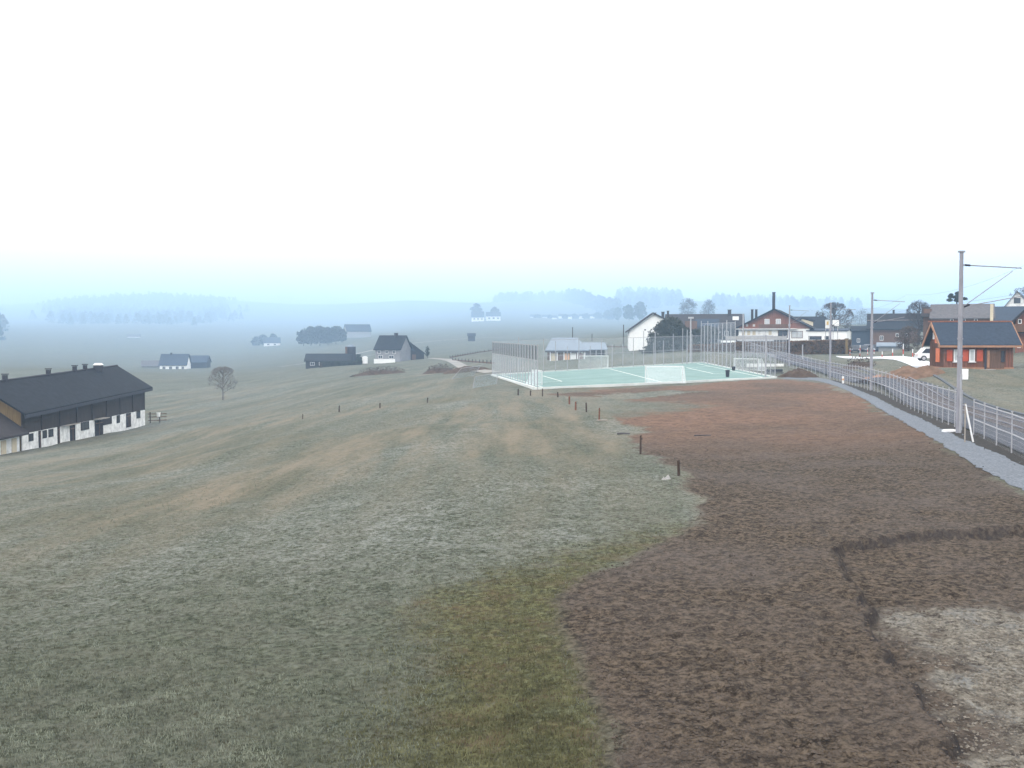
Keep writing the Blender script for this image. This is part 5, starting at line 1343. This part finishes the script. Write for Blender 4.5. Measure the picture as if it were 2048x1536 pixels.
# ------------------------------------------------------------------ ground cover
def near_pts(n, seed, r0, r1, az0, az1, test):
    g = np.random.default_rng(seed)
    a = np.radians(g.uniform(az0, az1, n)); r = 1 / g.uniform(1 / r1, 1 / r0, n)
    x, y = np.sin(a) * r, np.cos(a) * r
    k = test(x, y, g); return x[k], y[k]
def zground(x, y):
    soil = sstep(-.25, .35, sdist(SOIL, x, y)); cut = sstep(-.05, .12, sdist(CUT, x, y) + fbm(x * 1.3, y * 1.3, 3, 41) * .45 + fbm(x * 5, y * 5, 2, 42) * .22)
    return base_h(x, y) + detail_h(x, y, (soil, cut, np.zeros_like(x)))
def blades(name, mat, x, y, z, h, w, seed, label):
    g = np.random.default_rng(seed); n = len(x); m = 3
    x = np.repeat(x, m) + g.normal(size=n * m) * .03; y = np.repeat(y, m) + g.normal(size=n * m) * .03; z = np.repeat(z, m); hh = np.repeat(h, m) * g.uniform(.6, 1.2, n * m)
    a = g.uniform(0, 2 * PI, n * m); l = g.uniform(-.7, .7, n * m) * hh; l2 = g.uniform(-.7, .7, n * m) * hh
    A = np.stack([x - np.cos(a) * w, y - np.sin(a) * w, z - .01], 1); B = np.stack([x + np.cos(a) * w, y + np.sin(a) * w, z - .01], 1); C = np.stack([x + l, y + l2, z + hh], 1)
    co = np.stack([A, B, C], 1).reshape(-1, 3); k = len(co) // 3
    me = bpy.data.meshes.new(name); me.vertices.add(3 * k); me.vertices.foreach_set('co', co.astype(np.float32).ravel())
    me.loops.add(3 * k); me.loops.foreach_set('vertex_index', np.arange(3 * k, dtype=np.int32)); me.polygons.add(k); me.polygons.foreach_set('loop_start', np.arange(0, 3 * k, 3, dtype=np.int32)); me.update(calc_edges=True)
    me.materials.append(MATS[mat]); o = bpy.data.objects.new(name, me); COL.objects.link(o); tag(o, label, 'grass', kind='stuff')
plain('blade_frost', (.165,.180,.140), 1, .5, 1.2)
plain('blade_green', (.115,.115,.060), 1, .5, 1.2)
plain('clod', (.082,.066,.054), 1, .45, 2.5)
plain('pale_stone', (.15,.135,.115), 1, .6, 6)
x, y = near_pts(150000, 1, 9, 50, -31, 14, lambda x, y, g: (sdist(SOIL, x, y) < -.1) & (sdist(GREEN, x, y) < g.uniform(-1.5, 1, len(x))) & (g.uniform(-.25, .45, len(x)) < fbm(x * .5, y * .4, 4, 91) + .15))
blades('grass', 'blade_frost', x, y, zground(x, y), np.random.default_rng(2).uniform(.02, .06, len(x)), .010, 3, 'short frosty meadow grass')
x, y = near_pts(60000, 4, 9, 32, -12, 14, lambda x, y, g: (sdist(SOIL, x, y) < -.05) & (sdist(GREEN, x, y) > g.uniform(-1, 1.5, len(x))))
blades('grass', 'blade_green', x, y, zground(x, y), np.random.default_rng(5).uniform(.02, .06, len(x)), .010, 6, 'short olive green grass strip beside soil')
def rock_field(name, mat, x, y, s, seed, label):
    g = np.random.default_rng(seed); n = len(x); z = zground(x, y)
    base = np.array([(1,0,0),(0,1,0),(-1,0,0),(0,-1,0),(0,0,.7),(0,0,-.7)], float)
    V = base[None] * s[:, None, None] * g.uniform(.55, 1.4, (n, 6, 3)); a = g.uniform(0, 6.3, n); c, sn = np.cos(a)[:, None], np.sin(a)[:, None]
    V = np.stack([V[..., 0] * c - V[..., 1] * sn, V[..., 0] * sn + V[..., 1] * c, V[..., 2]], -1) + np.stack([x, y, z + s * .15], 1)[:, None]
    T = np.array([(0,1,4),(1,2,4),(2,3,4),(3,0,4),(1,0,5),(2,1,5),(3,2,5),(0,3,5)])
    F = (T[None] + 6 * np.arange(n)[:, None, None]).reshape(-1, 3)
    me = bpy.data.meshes.new(name); me.from_pydata(V.reshape(-1, 3).tolist(), [], F.tolist()); me.materials.append(MATS[mat]); me.update()
    o = bpy.data.objects.new(name, me); COL.objects.link(o); tag(o, label, 'ground cover', kind='stuff')
x, y = near_pts(26000, 7, 9, 60, -2, 34, lambda x, y, g: (sdist(SOIL, x, y) > .1) & (sdist(PATH_POLY, x, y) < -.3) & (sdist(STRAW, x, y) < .2))
rock_field('soil_clods', 'clod', x, y, .010 + .022 * np.random.default_rng(8).uniform(0, 1, len(x)) + .022 * np.random.default_rng(88).uniform(0, 1, len(x)) ** 8, 9, 'crumbly brown soil clods')
x, y = near_pts(40000, 10, 9, 40, 14, 36, lambda x, y, g: (sdist(STRAW, x, y) > g.uniform(-.1, 1.2, len(x))))
rock_field('gravel', 'pale_stone', x, y, np.random.default_rng(11).uniform(.010, .034, len(x)), 12, 'pale straw and gravel lumps in the dug-out bed')
x, y = near_pts(1100, 13, 14, 120, 10, 34, lambda x, y, g: (sdist(PATH_POLY, x, y) > -.15) & (sdist(PATH_POLY, x, y) < .35))
rock_field('gravel', 'gravel', x, y, np.random.default_rng(14).uniform(.02, .045, len(x)), 15, 'loose grey gravel at path edges')
g0 = P(1772, 748, 113); z0 = gz(g0.x, g0.y)
rocks('rubble', 'broken reddish stones on the rubble heap', 90, lambda g: (lambda a, r: (g0.x + math.cos(a) * r * 2.6, g0.y + math.sin(a) * r * 1.7, z0 + .55 * (1 - r * r)))(g.uniform(0, 6.28), math.sqrt(g.uniform(0, 1))), .1, .3, 'rubble', 'stuff', 3)

# ------------------------------------------------------------------ haze
m, nt, b, out = new_mat('haze'); nt.nodes.remove(b)
v = N(nt, 'ShaderNodeVolumePrincipled'); v.inputs['Color'].default_value = (.52, .74, 1.0, 1); v.inputs['Density'].default_value = .00062; v.inputs['Anisotropy'].default_value = 0.0
nt.links.new(v.outputs[0], out.inputs['Volume'])
hb = MB().box((0, 3900, 106), (18800, 10800, 252)); hz_ = hb.build('haze', 'haze'); tag(hz_, kind='stuff')

# ------------------------------------------------------------------ world, sun, camera
SUN_EL, SUN_AZ = R(32), R(215)       # azimuth clockwise from +y: behind the camera on the left
w_ = bpy.data.worlds.new('World'); scene.world = w_; w_.use_nodes = True
nt = w_.node_tree; bg = nt.nodes['Background']
sky = nt.nodes.new('ShaderNodeTexSky'); sky.sky_type = 'NISHITA'; sky.sun_disc = False; sky.sun_elevation = SUN_EL; sky.sun_rotation = SUN_AZ; sky.dust_density = 4; sky.altitude = 900
mx = nt.nodes.new('ShaderNodeMix'); mx.data_type = 'RGBA'; mx.inputs[0].default_value = .8
nt.links.new(sky.outputs[0], mx.inputs[6]); mx.inputs[7].default_value = (13.2, 12.6, 11.9, 1)      # even cloud cover over the sky
nt.links.new(mx.outputs[2], bg.inputs[0]); bg.inputs[1].default_value = .12
sd = bpy.data.lights.new('sun', 'SUN'); sd.energy = .6; sd.angle = R(14); sd.color = (1, .93, .84)
so = bpy.data.objects.new('sun', sd); COL.objects.link(so)
dirv = Vector((math.sin(SUN_AZ) * math.cos(SUN_EL), math.cos(SUN_AZ) * math.cos(SUN_EL), math.sin(SUN_EL)))
so.rotation_euler = (-dirv).to_track_quat('-Z', 'Y').to_euler()
cd = bpy.data.cameras.new('camera'); cam = bpy.data.objects.new('camera', cd); COL.objects.link(cam)
cam.location = (0, 0, H); cam.rotation_euler = (PI / 2 - PITCH, 0, 0)
cd.sensor_width = 36; cd.lens = 36 * FPX / 2048; cd.clip_end = 12000; cd.clip_start = .1
scene.camera = cam
scene.view_settings.view_transform = 'Standard'; scene.view_settings.look = 'None'; scene.view_settings.gamma = 1; scene.view_settings.exposure = 1.0
scene.cycles.use_denoising = True
scene.cycles.volume_bounces = 2; scene.cycles.max_bounces = 8; scene.cycles.transparent_max_bounces = 24; scene.cycles.diffuse_bounces = 3
